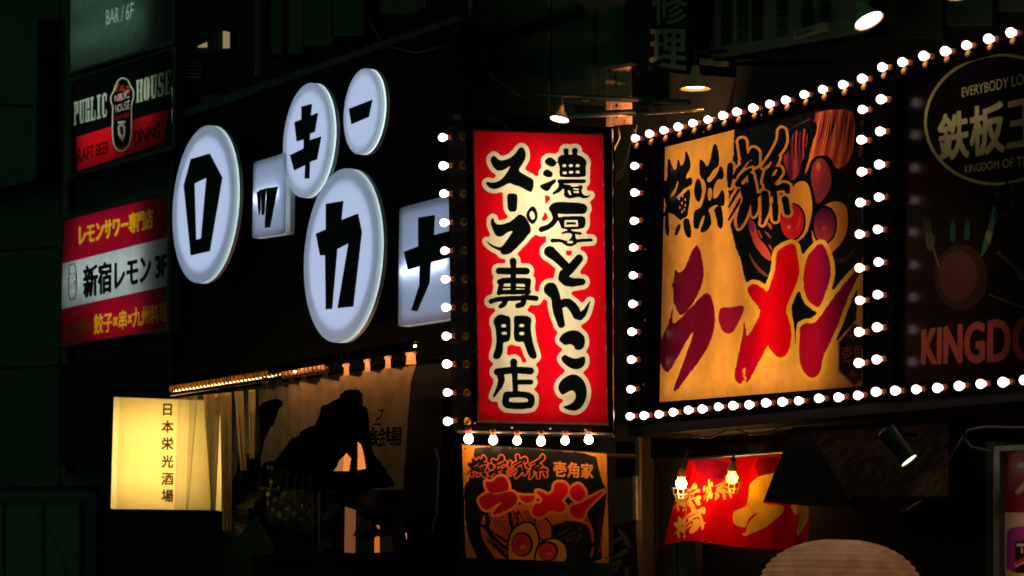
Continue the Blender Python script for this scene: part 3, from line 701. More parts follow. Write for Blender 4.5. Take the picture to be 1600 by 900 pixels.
def art_poster():
    a = Art(1560, 700, 1702, 1002, 1.3, (128, 8, 30), 17)
    a.fill(a.text('ス', [(1588,724),(1620,724),(1620,772),(1588,772)], 2), (150, 140, 100))
    a.fill(a.poly([(1555,801),(1710,801),(1710,1010),(1555,1010)], 0, raw=True), (206, 154, 126))
    a.src(1260, 600, 3)
    p = a.poly([(938,720),(945,685),(980,668),(1080,668),(1080,910),(938,910)], 1); a.fill(p, (12, 10, 10)); a.fill(a.grow(p, -1.4), (160, 34, 116))
    a.fill(a.poly([(978,735),(1080,735),(1080,890),(978,890)], 0), (8, 8, 8)); a.fill(a.stroke([(992,755,7),(1060,752,7)]) | a.stroke([(1010,770,5),(1010,790,5)]) | a.stroke([(985,850,8),(1070,800,10)]), (214, 180, 160)); a.fill(a.stroke([(985,842,9),(1080,790,12)]), (226, 16, 34))
    a.fill(a.poly([(945,860),(975,890),(1080,880),(1080,910),(945,910)], 1), (226, 160, 70))
    return a
# ------------------------------------------------------------------ palette
M_dark = mat('dark_painted_steel', (0.022, 0.022, 0.02, 1), 0.38, 0.0, 0.4, 6, spec=0.5)
M_frame = mat('sign_frame_steel', (0.0035, 0.003, 0.0028, 1), 0.8, 0.0, 0.45, 14, spec=0.0)
M_trim = mat('edge_trim_metal', (0.25, 0.22, 0.18, 1), 0.35, 0.9, 0.3, 20)
M_wall = mat('facade_render', (0.032, 0.036, 0.032, 1), 0.85, 0, 0.35, 2.5, bump=0.3)
M_wallg = mat('facade_tile_panel', (0.085, 0.105, 0.085, 1), 0.6, 0, 0.22, 1.6, bump=0.2)
M_black = mat('black_signboard', (0.005, 0.0055, 0.005, 1), 0.75, 0, 0.4, 4, spec=0.06)
M_letter = mat('black_cut_letter', (0.006, 0.006, 0.006, 1), 0.5, 0, 0.2, 9, spec=0.2)
M_white = mat('white_box_lining', (0.75, 0.75, 0.75, 1), 0.8, 0, 0)
M_socket = mat('brown_bakelite_socket', (0.62, 0.17, 0.07, 1), 0.4, 0, 0.25, 60)
M_brass = mat('brass_cup', (0.95, 0.42, 0.05, 1), 0.5, 0.0, 0.15, 60)
M_asph = mat('asphalt', (0.05, 0.05, 0.05, 1), 0.85, 0, 0.35, 40, bump=0.5)
M_pave = mat('pavement_slab', (0.16, 0.16, 0.15, 1), 0.8, 0, 0.2, 6, bump=0.2)
M_cable = mat('black_cable', (0.03, 0.028, 0.025, 1), 0.5, 0, 0)
M_cableg = mat('grey_cable', (0.2, 0.16, 0.12, 1), 0.5, 0, 0.2, 30)
M_wood = mat('aged_plywood', (0.62, 0.36, 0.22, 1), 0.7, 0, 0.25, 10)
M_lacq = mat('dark_lacquered_door', (0.03, 0.018, 0.014, 1), 0.16, 0, 0.4, 5)
M_awn = mat('weathered_awning_sheet', (0.028, 0.017, 0.006, 1), 0.95, 0, 0.8, 14, bump=0.6, spec=.02)
M_bulb = glow('lit_bulb_glass', (1.0, 0.64, 0.60, 1), 6.0)
M_bulbw = glow('warm_cage_bulb_glass', (1.0, 0.55, 0.010, 1), 62.0)
M_tube = glow('tube_white', (1.0, 0.97, 0.92, 1), 9.0)
M_print = film('printed_acrylic', None, 0.8, 0.24, 0.04, grain=0.09)
M_acryl = film('white_acrylic', (0.56, 0.605, 0.79, 1), 0.85, 0.3, 0.02, grain=0.0)

FR = lambda x0, y0, x1, y1: [(x0, y0), (x1, y0), (x1, y1), (x0, y1)]

def light_box(pl, quad, off, t, parent, rim=6, side=M_frame, lining=True):
    """hollow sign case: rim frame, back plate; the printed face closes the front"""
    cx = sum(p[0] for p in quad) / 4; cy = sum(p[1] for p in quad) / 4
    out = [(x + (rim if x > cx else -rim), y + (rim if y > cy else -rim)) for x, y in quad]
    m = MB(); m.frame(pl, out, quad, off + 0.012, t); m.build('frame', side, parent, bevel=0.003)
    m = MB(); m.slab(pl, quad, off - t + 0.012, 0.01); m.build('back_plate', M_white, parent)
    return out

def tube_lamp(parent, pts, r, m):
    a = MB(); a.tube(pts, r, 8); a.build('fluorescent_tube', m, parent)

# ------------------------------------------------------------------ ground
g = MB(); g.face([(-60, -30, 0), (60, -30, 0), (60, 120, 0), (-60, 120, 0)]); tag(g.build('road', M_asph), 'dark asphalt road surface', 'road', kind='structure')
def walk(pl, x0, x1, nm):
    a, b = pl.P(x0, 450, 0), pl.P(x1, 450, 0); a.z = b.z = 0.0; n = pl.n * 2.6
    m = MB(); m.prism([a, b, b + n, a + n], [p + Vector((0, 0, 0.13)) for p in (a, b, b + n, a + n)]); o = m.build('pavement', M_pave); o['kind'] = 'structure'; return o
walk(LP, -120, 689, ''); walk(RP, 691, 1900, '')

# ------------------------------------------------------------------ left building (beyond the izakaya): tiled facade
lb = thing('tiled_building', 'dark green tiled building wall at the far left behind the stacked signs', 'building', LP.P(60, 900, 0))
m = MB(); m.slab(LP, FR(-160, -260, 268, 1180), -0.36, 0.2); m.build('wall', M_wall, lb)
ys = [-230, -60, 70, 205, 388, 573, 762]; slope = lambda x, y: (985 - y) / 2250.0 * (60 - x)
for xa, xb in ((-150, -52), (-48, 92), (96, 262)):
    for ya, yb in zip(ys, ys[1:]):
        q = [(xa, ya + 2 + slope(xa, ya) * .25), (xb, ya + 2 + slope(xb, ya) * .25), (xb, yb - 1.5 + slope(xb, yb) * .25), (xa, yb - 1.5 + slope(xa, yb) * .25)]
        m = MB(); m.slab(LP, q, -0.33 + random.uniform(0, .004), 0.028); m.build('panel', M_wallg, lb)
m = MB(); m.slab(LP, [(-60, 20), (58, 30), (56, 280), (-60, 310)], -0.1, 0.2); m.build('window_bay', M_dark, lb)
m = MB(); m.slab(LP, [(-50, 160), (50, 164), (50, 168), (-50, 164)], -0.09, 0.01); m.build('sill', M_frame, lb)
# shutters and door frames at the bottom left
sf = thing('shuttered_shopfront', 'dark shuttered shopfront below the tiled wall at the far left', 'shopfront', LP.P(70, 950, -0.3))
m = MB(); m.slab(LP, FR(-160, 768, 150, 1180), -0.27, 0.05); m.build('surround', M_dark, sf)
for xa, xb in ((-60, 2), (8, 62), (72, 120)):
    m = MB(); m.slab(LP, FR(xa, 790, xb, 1180), -0.255, 0.012); m.build('shutter_panel', M_lacq, sf)
    m = MB(); m.slab(LP, FR(xb, 785, xb + 4, 1180), -0.245, 0.03); m.build('mullion', M_wallg, sf)
m = MB(); m.tube([LP.P(40, 800, -.2), LP.P(62, 835, -.2), LP.P(78, 868, -.2), LP.P(92, 920, -.2)], 0.006, 6); tag(m.build('hanging_cable', M_cableg), 'thin curved cable hanging over the dark shutter at bottom left', 'cable')

# ------------------------------------------------------------------ dark board with the faint prices
def dark_sign(nm, label, pl, q, off, t, artf, mt):
    o = thing(nm, label, 'sign', pl.P(q[3][0], q[3][1], off))
    m = MB(); m.slab(pl, q, off, t); m.build('board', mt, o)
    return o
pr = dark_sign('price_board', 'unlit dark price board with faint black numerals above the yellow lamp box', LP, [(92, 568), (262, 536), (262, 712), (88, 728)], -0.02, 0.12, None, mat('dim_board', (0.042, 0.046, 0.036, 1), 0.7, 0, 0.2, 5))
a = Art(88, 530, 266, 730, 1.6, (54, 58, 50), 20)
a.fill(a.text('¥1,500-', [(136, 590), (222, 574), (222, 618), (136, 630)], 1.2), (20, 22, 18))
a.fill(a.text('0000', [(106, 676), (154, 668), (154, 694), (106, 700)], .9), (22, 24, 20))
printed('face_panel', a, LP, [(94, 571), (260, 540), (260, 709), (90, 724)], film('dull_print', None, 0.0, 0.5, 0.02), pr, -0.015)

# ------------------------------------------------------------------ three stacked light boxes
M_tubeg = glow('tube_greenish', (0.80, 1.0, 0.90, 1), 3.6)
M_tubep = glow('tube_pub', (1, 1, 0.94, 1), 5.0)
M_tubel = glow('tube_lemon', (0.9, 1, 0.98, 1), 5.0)
def stack_sign(nm, label, q, art, mt, tubes, off=0.0, t=0.22, rim=5):
    o = thing(nm, label, 'sign', LP.P(q[3][0], q[3][1], off))
    light_box(LP, q, off, t, o, rim, M_dark)
    printed('face_panel', art, LP, q, M_print, o, off)
    for (xa, ya, xb, yb) in tubes: tube_lamp(o, [LP.P(xa, ya, off - 0.14), LP.P(xb, yb, off - 0.14)], 0.014, mt)
    return o
stack_sign('bar_sign', 'grey green glowing sign reading BAR / 6F at the top left, cut by the picture edge', [(108, -60), (268, -120), (268, 64), (107, 113)], art_bar(), M_tubeg, [(128, 70, 250, 32), (128, 0, 250, -40)])
stack_sign('pub_sign', 'black and red glowing pub sign reading PUBLIC HOUSE with a bottle shaped badge', [(112, 128), (270, 76), (268, 228), (110, 274)], art_pub(), M_tubep, [(150, 225, 210, 208), (140, 165, 250, 130), (255, 130, 255, 190)])
stack_sign('lemon_sour_sign', 'red and white glowing sign with yellow Japanese lettering and 3F', [(97, 345), (262, 303), (260, 514), (93, 540)], art_lemon(), M_tubel, [(128, 440, 245, 412), (140, 365, 240, 340), (170, 505, 245, 492)], off=0.02)
rk = thing('sign_rack', 'tall dark steel rack carrying the stacked signs on the left', 'sign rack', LP.P(100, 742, -.2))
for pp in ([(100, 120), (108, 118), (104, 740), (94, 742)], [(264, 60), (272, 58), (270, 560), (262, 562)]):
    m = MB(); m.slab(LP, pp, -0.18, 0.08); m.build('post', M_dark, rk)

# ------------------------------------------------------------------ izakaya building
ik = thing('izakaya_building', 'black fronted izakaya building behind the round katakana signs', 'building', LP.P(480, 900, 0))
m = MB(); m.slab(LP, FR(268, -260, 720, 1180), -0.3, 0.3); m.build('wall', M_wall, ik)
m = MB(); m.slab(LP, [(272, 190), (720, 30), (720, 556), (272, 604)], -0.05, 0.22); m.build('signboard', M_black, ik)
m = MB(); m.slab(LP, [(272, 176), (720, 22), (720, 32), (272, 190)], -0.03, 0.26); m.build('ledge', M_dark, ik)
m = MB(); m.slab(LP, FR(412, -200, 570, 92), -0.1, 0.1); m.build('window_bay', M_black, ik)
m = MB(); m.slab(LP, FR(272, -200, 322, 145), -0.12, 0.15); m.build('side_wall', M_wall, ik)
M_gl = mat('dark_glass', (.012, .016, .016, 1), .08, 0, 0)
for xa, xb in ((424, 466), (470, 512), (516, 560)):
    m = MB(); m.slab(LP, FR(xa, -200, xb, 84 - (xa - 424) * .30), -.085, .01); m.build('window_pane', M_gl, ik)
    m = MB(); m.slab(LP, FR(xb, -200, xb + 4, 84 - (xa - 424) * .30), -.07, .03); m.build('mullion', M_wallg, ik)
for xa in (280, 352, 398, 690):
    m = MB(); m.slab(LP, FR(xa, -200, xa + 1.6, 170 - (xa - 280) * .34), -.29 if xa > 330 else -.115, .01); m.build('wall_joint', M_dark, ik)
M_win = glow('dim_room_light', S(150, 138, 96), 0.8)
m = MB(); m.slab(LP, [(333, 46), (359, 50), (359, 75), (334, 77)], -0.28, 0.01); m.build('window_pane', M_win, ik)
m = MB(); m.slab(LP, [(309, 72), (322, 66), (322, 74), (309, 74)], -0.10, 0.01); m.build('window_pane', M_win, ik)
m = MB(); m.frame(LP, [(329, 42), (363, 46), (363, 79), (330, 82)], [(333, 46), (359, 50), (359, 75), (334, 77)], -0.26, 0.04); m.build('window_frame', M_dark, ik)
lv = thing('vent_louvre', 'small louvred vent beside the lit window above the pub sign', 'vent', LP.P(300, 122, -0.1))
m = MB(); m.frame(LP, FR(286, 86, 314, 124), FR(288, 89, 312, 121), -0.09, 0.03); m.build('frame', M_dark, lv)
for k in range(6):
    y = 91 + k * 5.6; m = MB(); m.slab(LP, [(288, y), (312, y + 1.2), (312, y + 2.6), (288, y + 1.4)], -0.08, 0.02); m.build('slat', mat('slat_tone', (0.12 + .11 * k, 0.14 + .13 * k, 0.12 + .12 * k, 1), .4, 0, 0) if k == 0 else mat('slat_tone', (0.1 + .1 * k, 0.13 + .12 * k, 0.11 + .1 * k, 1), .4, 0, 0), lv)  # each slat a lighter tone than the one above
m = MB(); m.slab(LP, [(592, 20), (600, -30), (664, -40), (660, 10), (625, 22)], -0.02, 0.02); tag(m.build('paper_notice', mat('faded_paper', (0.10, 0.10, 0.04, 1), .8, 0, .2)), 'faded notice in the dark window at the top edge', 'notice')

# katakana light boxes
M_rim = film('acrylic_rim', (0.92, 1.0, 1.0, 1), 0.9, 0.3, 0.02, grain=0)
M_led = glow('led_plate', (0.80, 0.90, 1.0, 1), 1.12)
M_leddim = glow('led_plate_dim', (0.74, 0.88, 1.0, 1), .55)
M_ledrim = glow('led_ring', (0.80, 0.95, 1.0, 1), 2.4)
M_tubek = glow('tube_blue_white', (0.80, 0.93, 1.0, 1), 22.0)
KO = 0.22   # how far the faces stand out
KT = 0.046
def kana_box(label, outline, letters, holes=(), tubes=(), mt=M_led, off=KO, plate=None):
    cx = sum(p[0] for p in outline) / len(outline); cy = sum(p[1] for p in outline) / len(outline)
    o = thing('kana_sign', label, 'sign', LP.P(cx, max(p[1] for p in outline), off - KT), 'glowing white katakana boxes on the black board')
    fr = [LP.P(x, y, off) for x, y in outline]; bk = [p - LP.n * KT for p in fr]; C = sum(fr, Vector()) / len(fr)
    m = MB(); m.face(fr); m.build('face_panel', M_acryl, o)
    m = MB(); m.prism(fr, bk, caps=False)
    m.build('rim', M_rim, o, smooth=True)
    m = MB(); bb = [C - LP.n * (KT - .002) + (p - C) * 1.0 for p in fr]; m.prism(bb, [p - LP.n * .03 for p in bb]); m.build('back_plate', M_white, o)
    if plate:
        m = MB(); pp = [C - LP.n * (KT - .02) + (p - C) * plate for p in fr]; m.prism(pp, [p - LP.n * .008 for p in pp]); m.build('led_plate', mt, o)
    if not plate:
        m = MB(); pp = [C - LP.n * (KT - .012) + (p - C) * .9 for p in fr]; m.prism(pp, [p - LP.n * .005 for p in pp]); m.build('led_plate', M_leddim, o)
    if plate:
        m = MB(); R1 = [C - LP.n * (KT - .007) + (p - C) * .975 for p in fr]; m.tube(R1 + [R1[0]], .004, 6); m.build('led_ring', M_ledrim, o)
    for P in tubes: tube_lamp(o, [LP.P(x, y, off - .030) for x, y in P], 0.007, M_tubek)
    for L in letters:
        cv = bpy.data.curves.new('letter', 'CURVE'); cv.dimensions = '2D'; cv.fill_mode = 'BOTH'; cv.extrude = 0.004
        org = fr[0]
        for loop in [L] + list(holes):
            sp = cv.splines.new('POLY'); sp.points.add(len(loop) - 1); sp.use_cyclic_u = True
            for k, (x, y) in enumerate(loop):
                d = LP.P(x, y, off + .006) - LP.P(cx, cy, off + .006); sp.points[k].co = (d.dot(LP.u), d.z, 0, 1)
        t = bpy.data.objects.new('t', cv); COL.objects.link(t); bpy.context.view_layer.update()
        me = bpy.data.meshes.new_from_object(t.evaluated_get(bpy.context.evaluated_depsgraph_get())); bpy.data.objects.remove(t)
        me.materials.clear(); lo = link('letter', me, M_letter, o)
        # u-axis, z-axis, out
        R3 = Matrix((LP.u, Vector((0, 0, 1)), LP.n)).transposed()
        me.transform(R3.to_4x4()); lo.location = LP.P(cx, cy, off + .006) - base_of(o)
    return o
k2 = lambda P, ox=250, oy=90, k=2.0: [(ox + x / k, oy + y / k) for x, y in P]
def disc(cx, cy, rpx):
    """a true circle on the face plane whose vertical radius in the photograph is rpx"""
    C = LP.P(cx, cy, KO); T = LP.P(cx, cy - rpx, KO); r = (T - C).length; out = []
    for i in range(56):
        a = 2 * math.pi * i / 56; p = C + LP.u * r * .93 * math.cos(a) + Vector((0, 0, 1)) * r * math.sin(a)
        v = p - EYE; z = v.dot(_F); out.append((800 + v.dot(_R) / z * FOC, 450 - v.dot(_U) / z * FOC))
    return out
def rsq(q, r=6):
    out = []
    n = len(q)
    for i in range(n):
        p, c, s_ = Vector(q[i - 1]), Vector(q[i]), Vector(q[(i + 1) % n])
        a, b = c + (p - c).normalized() * r, c + (s_ - c).normalized() * r
        for t in (0, .25, .5, .75, 1): out.append(tuple((a * (1 - t) ** 2 + c * 2 * t * (1 - t) + b * t * t)))
    return out
kana_box('large lit oval sign with the box shaped katakana RO, leftmost of the row', disc(317, 319, 121), [k2([(97,317),(155,300),(194,375),(155,605),(97,618),(75,400)])], [k2([(107,393),(146,375),(129,565),(112,570)])], plate=.86)
kana_box('small square lit sign with three short strokes, between the RO and KI ovals', rsq([(396, 254), (448, 238), (446, 365), (394, 373)], 5), [k2([(303,422),(316,412),(314,470),(310,493)]), k2([(318,413),(332,409),(325,490),(318,492)]), k2([(335,408),(368,403),(343,530),(328,532)])], tubes=[[(402, 312), (440, 301)]])
kana_box('lit oval sign with the katakana KI, overlapping the small square one', disc(479, 219, 88), [k2([(443,153),(474,145),(470,182),(493,173),(483,232),(468,238),(467,258),(503,247),(490,318),(468,326),(466,378),(453,378),(455,335),(420,352),(407,305),(450,284),(450,255),(428,262),(421,202),(443,193)])], plate=.86, off=KO)
kana_box('smallest lit oval sign with a single long dash, top right of the group', disc(565.5, 174, 66), [k2([(591,160),(663,132),(652,185),(599,208)])], plate=.86)
kana_box('largest lit oval sign with the katakana KA, lowest of the group', disc(531.5, 399, 134), [k2([(519,457),(572,448),(566,508),(618,488),(630,545),(603,778),(556,783),(590,580),(553,598),(537,785),(519,787),(517,618),(501,618),(488,550),(519,537)])], plate=.86)
kana_box('tall rectangular lit sign with the katakana NA, half hidden by the bulb column', rsq([(624, 325), (708, 303), (712, 497), (622, 511)], 6), [k2([(808,500),(858,492),(855,555),(912,540),(912,622),(846,640),(841,705),(803,793),(786,790),(812,710),(812,652),(776,663),(763,607),(808,590)])], tubes=[[(632, 425), (704, 410)]])
for (xa, ya, xb, yb, nm) in ((372, 298, 392, 292, 'a'), (588, 380, 620, 372, 'b')):
    m = MB(); m.tube([LP.P(xa, ya, .05), LP.P(xb, yb, .05)], .008, 6); tag(m.build('conduit', M_dark), 'thin dark conduit joining the lit ' + ('RO oval and small square sign' if nm == 'a' else 'KA oval and tall NA sign'), 'conduit')

# ------------------------------------------------------------------ yellow lamp box, vinyl strips, reed blind, noren
lbx = thing('lantern_box', 'glowing yellow box lantern with vertical Japanese lettering, left of the noren', 'lantern', LB.P(176, 797, 0))
M_paper = film('lantern_paper_print', None, 0.85, 0.4, 0.02, grain=0.03)
q = [(187, 620.5), (337, 626), (336, 797), (182, 795.5)]
printed('face_panel', art_lampbox(), LB, q, M_paper, lbx, 0.0)
pf = [LB.P(178, 620, -.05), LB.P(187, 620.5, 0), LB.P(182, 795.5, 0), LB.P(173, 795, -.05)]
M_lp = film('lantern_paper', (0.98, 0.74, 0.30, 1), 0.85, .4, .02, grain=0)
m = MB(); m.face(pf); m.face([pf[0], pf[3], pf[3] - LB.n * .3, pf[0] - LB.n * .3]); m.build('side_panel', M_lp, lbx, recalc=False)
m = MB(); e = [LB.P(337, 626, 0), LB.P(336, 797, 0)]; m.face([e[0], e[1], e[1] - LB.n * .35, e[0] - LB.n * .35])
m.build('side_panel', M_lp, lbx, recalc=False)
top = [pf[0], pf[1], e[0], e[0] - LB.n * .35, pf[0] - LB.n * .3]; bot = [pf[3], pf[2], e[1], e[1] - LB.n * .35, pf[3] - LB.n * .3]
m = MB(); m.prism([p + Vector((0, 0, .006)) for p in top], [p - Vector((0, 0, .001)) for p in top]); m.build('top_rail', M_dark, lbx)
m = MB(); m.prism([p - Vector((0, 0, .006)) for p in bot], [p + Vector((0, 0, .001)) for p in bot]); m.build('bottom_rail', M_dark, lbx)
bk = [p - LB.n * .31 for p in (pf[0], e[0], e[1], pf[3])]; m = MB(); m.prism(bk, [p - LB.n * .01 for p in bk]); m.build('back_plate', M_white, lbx)
M_tubey = glow('tube_warm', (1.0, 0.80, 0.46, 1), 9.4)
for x in (205, 250, 296): tube_lamp(lbx, [LB.P(x, 640, -.17), LB.P(x - 1, 780, -.17)], .02, M_tubey)

NP = 0.55     # noren stands out from the board
rod = thing('curtain_rod', 'long thin rod carrying the cloth noren and vinyl strips', 'rod', LP.P(270, 618, NP))
m = MB(); m.tube([LP.P(262, 620, NP), LP.P(470, 592, NP), LP.P(692, 552, NP)], .008, 8); m.build('bar', M_frame, rod)
rb = thing('reed_blind', 'rolled reed blind lit warm from below along the top of the curtain', 'blind', LP.P(268, 613, NP + .1))
m = MB(); A, B = LP.P(268, 608.5, NP + .05), LP.P(512, 571, NP + .05); n = 41; dd = (B - A) / n
for k in range(n):
    p = A + dd * (k + .5); m.box(p + LP.n * .02, dd * .62, Vector((0, 0, .042)), LP.n * .006); m.box(p + LP.n * .012 - Vector((0, 0, .026)), dd * .5, Vector((0, 0, .010)), LP.n * .006)
o = m.build('reed', film('warm_reed', (0.85, 0.52, 0.2, 1), .7, .4, .02, grain=.3), rb); o['kind'] = 'stuff'
tube_lamp(rb, [LP.P(272, 611, NP - .02), LP.P(440, 586, NP - .02)], .007, glow('tube_amber', (1.0, .55, .16, 1), 16))
m = MB(); m.tube([A - Vector((0, 0, .036)), B - Vector((0, 0, .036))], .016, 8); m.build('lower_batten', M_lacq, rb)
m = MB(); m.tube([A + Vector((0, 0, .030)), B + Vector((0, 0, .030))], .006, 8); m.build('upper_batten', M_dark, rb)

M_strip = film('soft_vinyl', (1.0, 0.90, 0.62, 1), 0.8, 0.25, 0.03, clear=0.72)
M_strip2 = film('dusty_vinyl', (0.95, 0.66, 0.3, 1), 0.85, 0.3, 0.03, clear=0.1)
strips = [(278, 309, 272, 294, 797, 0), (296, 331, 290, 330, 798, 0), (318, 345, 330, 337, 799, 1), (343, 362, 348, 362, 830, 1), (366, 380, 376, 386, 735, 1), (388, 399, 390, 398, 716, 1)]
for k, (xa, xb, xc, xd, yb, ty) in enumerate(strips):
    yt = 622 - (xa - 270) * .105
    top = [LP.P(xa + (xb - xa) * i / 5, yt - (xb - xa) * i / 5 * .1, NP - .01 + .012 * math.sin(i * 2.1 + k)) for i in range(6)]
    bot = [LP.P(xc + (xd - xc) * i / 5, yb, NP - .03 + .02 * math.sin(i * 2.4 + k)) for i in range(6)]
    m = MB()
    for i in range(5): m.face([top[i], bot[i], bot[i + 1], top[i + 1]])
    o = m.build('vinyl_strip', M_strip2 if ty else M_strip, None, recalc=False)
    m = MB(); m.tube([top[-1] + LP.n * .004, bot[-1] + LP.n * .004], .0022, 5); m.build('hem', M_wood if ty else mat('strip_hem', (.3, .12, .03, 1), .6, 0, 0), o)
    if k > 1:
        m = MB(); w_ = [LP.P(xb - 11, yt + 4, NP + .02), LP.P(xb - 9, yt + 24, NP + .03), LP.P(xb - 4, yt + 42, NP + .02), LP.P(xb, yt + 26, NP + .01), LP.P(xb, yt + 3, NP + .01)]; m.face(w_); m.build('folded_flap', M_strip2, o, recalc=False)
    lab = ['first clear vinyl strip hanging over the lettering side of the yellow lantern', 'second clear vinyl strip over the right half of the yellow lantern', 'third vinyl strip along the right edge of the yellow lantern', 'narrow brown vinyl strip just right of the yellow lantern', 'short bunched vinyl strip in the gap before the cloth noren', 'shortest vinyl strip, right beside the cloth noren'][k]
    tag(o, lab, 'vinyl strip', 'vinyl strips hanging beside the lantern')

nr = thing('noren_curtain', 'beige cloth noren with a huge black brush print hanging from tabs', 'curtain', LP.P(530, 770, NP))
tabs = ((414,600),(436,597),(456,592),(474,589),(507,584),(541,579),(574,572),(606,567),(642,561))
q = []
for (xa, ya), (xb, yb) in zip(tabs, tabs[1:]):
    q += [(xa - 3, ya + 7), (xa + 3, ya + 6.5), ((xa + xb) / 2, (ya + yb) / 2 + 6 + (xb - xa) * .24)]
q += [(634, 573), (651, 570), (646, 600), (634, 765), (404, 765), (406, 610)]
M_cloth = film('printed_cloth', None, 0.35, 0.8, 0.0, grain=0.15)
_tx = np.array([414., 436, 456, 474, 507, 541, 574, 606, 642])
def wv(X, Y):
    ph = np.interp(X, _tx, np.arange(9) * 2 * math.pi) + (Y - 580) * .004 * np.sin(X * .05)
    A_ = .020 * np.clip((Y - 562) / 30, 0, 1) * np.exp(-np.clip(Y - 600, 0, None) / 150) * np.clip((np.interp(X, _tx, np.r_[np.diff(_tx), 30]) / 33), .4, 1)
    return A_ * np.cos(ph) + A_ * .35 * np.cos(2.7 * ph + 1) + .018 * np.sin(X * .04 + 1) * np.clip((Y - 600) / 120, 0, 1)
printed('cloth', art_noren(), LP, q, M_cloth, nr, NP, wave=wv, maxb=4)
for x, y in tabs:
    m = MB(); w_ = 4.2 if x < 640 else 8
    for s0 in (0.012, -0.012):
        fr = [LP.P(x - w_, y + 9, NP + s0), LP.P(x + w_, y + 8, NP + s0), LP.P(x + w_ * .8, y - 8, NP + s0), LP.P(x - w_ * .8, y - 7, NP + s0)]
        m.prism(fr, [p - LP.n * .003 for p in fr])
    a_, b_ = LP.P(x - w_ * .8, y - 7.5, NP), LP.P(x + w_ * .8, y - 9, NP); m.tube([a_, b_], .013, 8)
    m.build('tab', mat('cloth_tab', (0.72, 0.5, 0.32, 1), .85, 0, .2, 40) if x == 414 else bpy.data.materials['cloth_tab'], nr)
# hooded strip light over the cloth
lt = thing('strip_light', 'hooded strip light above the cloth noren, warming its tabs', 'lamp', LP.P(430, 590, NP + .1))
A2_, B2_ = LP.P(426, 581, NP + .13), LP.P(652, 543, NP + .13); up = Vector((0, 0, 1)); dL = B2_ - A2_
m = MB(); m.box((A2_ + B2_) / 2 + LP.n * .028 + up * .012, dL, up * .055, LP.n * .004); m.box((A2_ + B2_) / 2 + up * .04, dL, up * .004, LP.n * .07); m.build('hood', M_black, lt)
tube_lamp(lt, [A2_ + dL * .02 + up * .012, B2_ - dL * .01 + up * .012], .006, glow('tube_orange', (1, .42, .15, 1), 40))
c = LP.P(461, 577, NP + .12); dl = thing('pilot_lamp', 'tiny bright lamp above the left noren tabs', 'lamp', c)
m = MB(); m.lathe(c, (0, 0, -1), [(.004, -.01), (.02, 0), (.022, .01)], 12, (True, False)); m.build('shade', M_black, dl)
m = MB(); m.lathe(c, (0, 0, -1), [(.002, .004), (.012, .01), (.012, .02), (.002, .026)], 10); m.build('bulb', glow('pilot_bulb', (1, .5, .2, 1), 6), dl)

# doorway under the noren
ent = thing('izakaya_entrance', 'dark recessed izakaya entrance with lit slivers under the noren', 'doorway', LP.P(500, 905, 0))
m = MB(); m.slab(LP, FR(395, 620, 690, 1180), -0.02, 0.1); m.build('screen_wall', M_black, ent)
tube_lamp(ent, [LP.P(430, 655, .12), LP.P(600, 628, .12)], .010, glow('tube_added_fill', (1, .72, .40, 1), 7))  # unseen tube added behind the cloth for a dim overall glow
m = MB(); m.slab(LP, [(425, 868), (640, 862), (640, 880), (425, 886)], 0.4, 0.1); m.build('counter_rail', M_black, ent)
m = MB(); m.tube([LP.P(497, 700, .3), LP.P(500, 864, .3)], .012, 8); m.build('post', mat('pale_post', (.3, .25, .16, 1), .6), ent)
M_s2b = glow('emissive_paper_tan', S(170, 104, 60), 1.0); M_s1 = glow('emissive_paper_beige', S(120, 72, 40), 0.9); M_s2 = glow('emissive_paper_orange', S(200, 112, 44), .9); M_s3 = mat('paper_green', (.09, .1, .05, 1), .8)  # papers and menu sheet emit; the interior light is put into their material
m = MB(); m.slab(LP, [(512, 686), (580, 680), (580, 745), (512, 745)], .505, .005); m.build('paper_sign', glow('emissive_menu', S(236, 138, 62), 1.0), ent)
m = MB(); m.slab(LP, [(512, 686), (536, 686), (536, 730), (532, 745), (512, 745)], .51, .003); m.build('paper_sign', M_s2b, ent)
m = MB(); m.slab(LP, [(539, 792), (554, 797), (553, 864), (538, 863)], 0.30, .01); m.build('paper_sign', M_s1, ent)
m = MB(); m.slab(LP, [(557, 806), (584, 816), (584, 866), (556, 864)], 0.29, .01); m.build('paper_sign', M_s3, ent)
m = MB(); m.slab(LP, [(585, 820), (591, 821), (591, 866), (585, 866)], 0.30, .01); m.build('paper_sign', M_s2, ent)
m = MB(); m.slab(LP, [(593, 840), (612, 836), (613, 866), (593, 866)], 0.29, .01); m.build('paper_sign', mat('paper_brown', (.2, .1, .05, 1), .8), ent)
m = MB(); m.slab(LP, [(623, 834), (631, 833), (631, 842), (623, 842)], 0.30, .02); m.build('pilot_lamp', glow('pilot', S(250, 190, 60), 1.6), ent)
# dark tarp and clear plastic draped in front, to the left
tp = thing('folded_tarp', 'dark folded tarpaulin bunched under the left half of the noren', 'tarpaulin', LP.P(450, 890, NP))
m = MB(); nx, ny = 26, 18
P0 = lambda i, j: LP.P(362 + i * 10.6 + 8 * math.sin(j * .5), 700 + j * 8.6 - (i < 8) * j * 0 + 10 * math.sin(i * .6) , NP - .26 + .06 * math.sin(i * 1.1 + j * .35) + .03 * math.sin(j * 1.3 + i * .3))
for i in range(nx - 1):
    for j in range(ny - 1): m.face([P0(i, j), P0(i, j + 1), P0(i + 1, j + 1), P0(i + 1, j)])
m.build('cloth', mat('oily_tarp', (.012, .015, .011, 1), .7, 0, .5, 12, spec=.1), tp, smooth=True, recalc=False)
m = MB()
P1 = lambda i, j: LP.P(416 + i * 3.4, 726 + j * 7 + i * .8, NP + .02 + .035 * math.sin(i * 1.9 + j * .7))
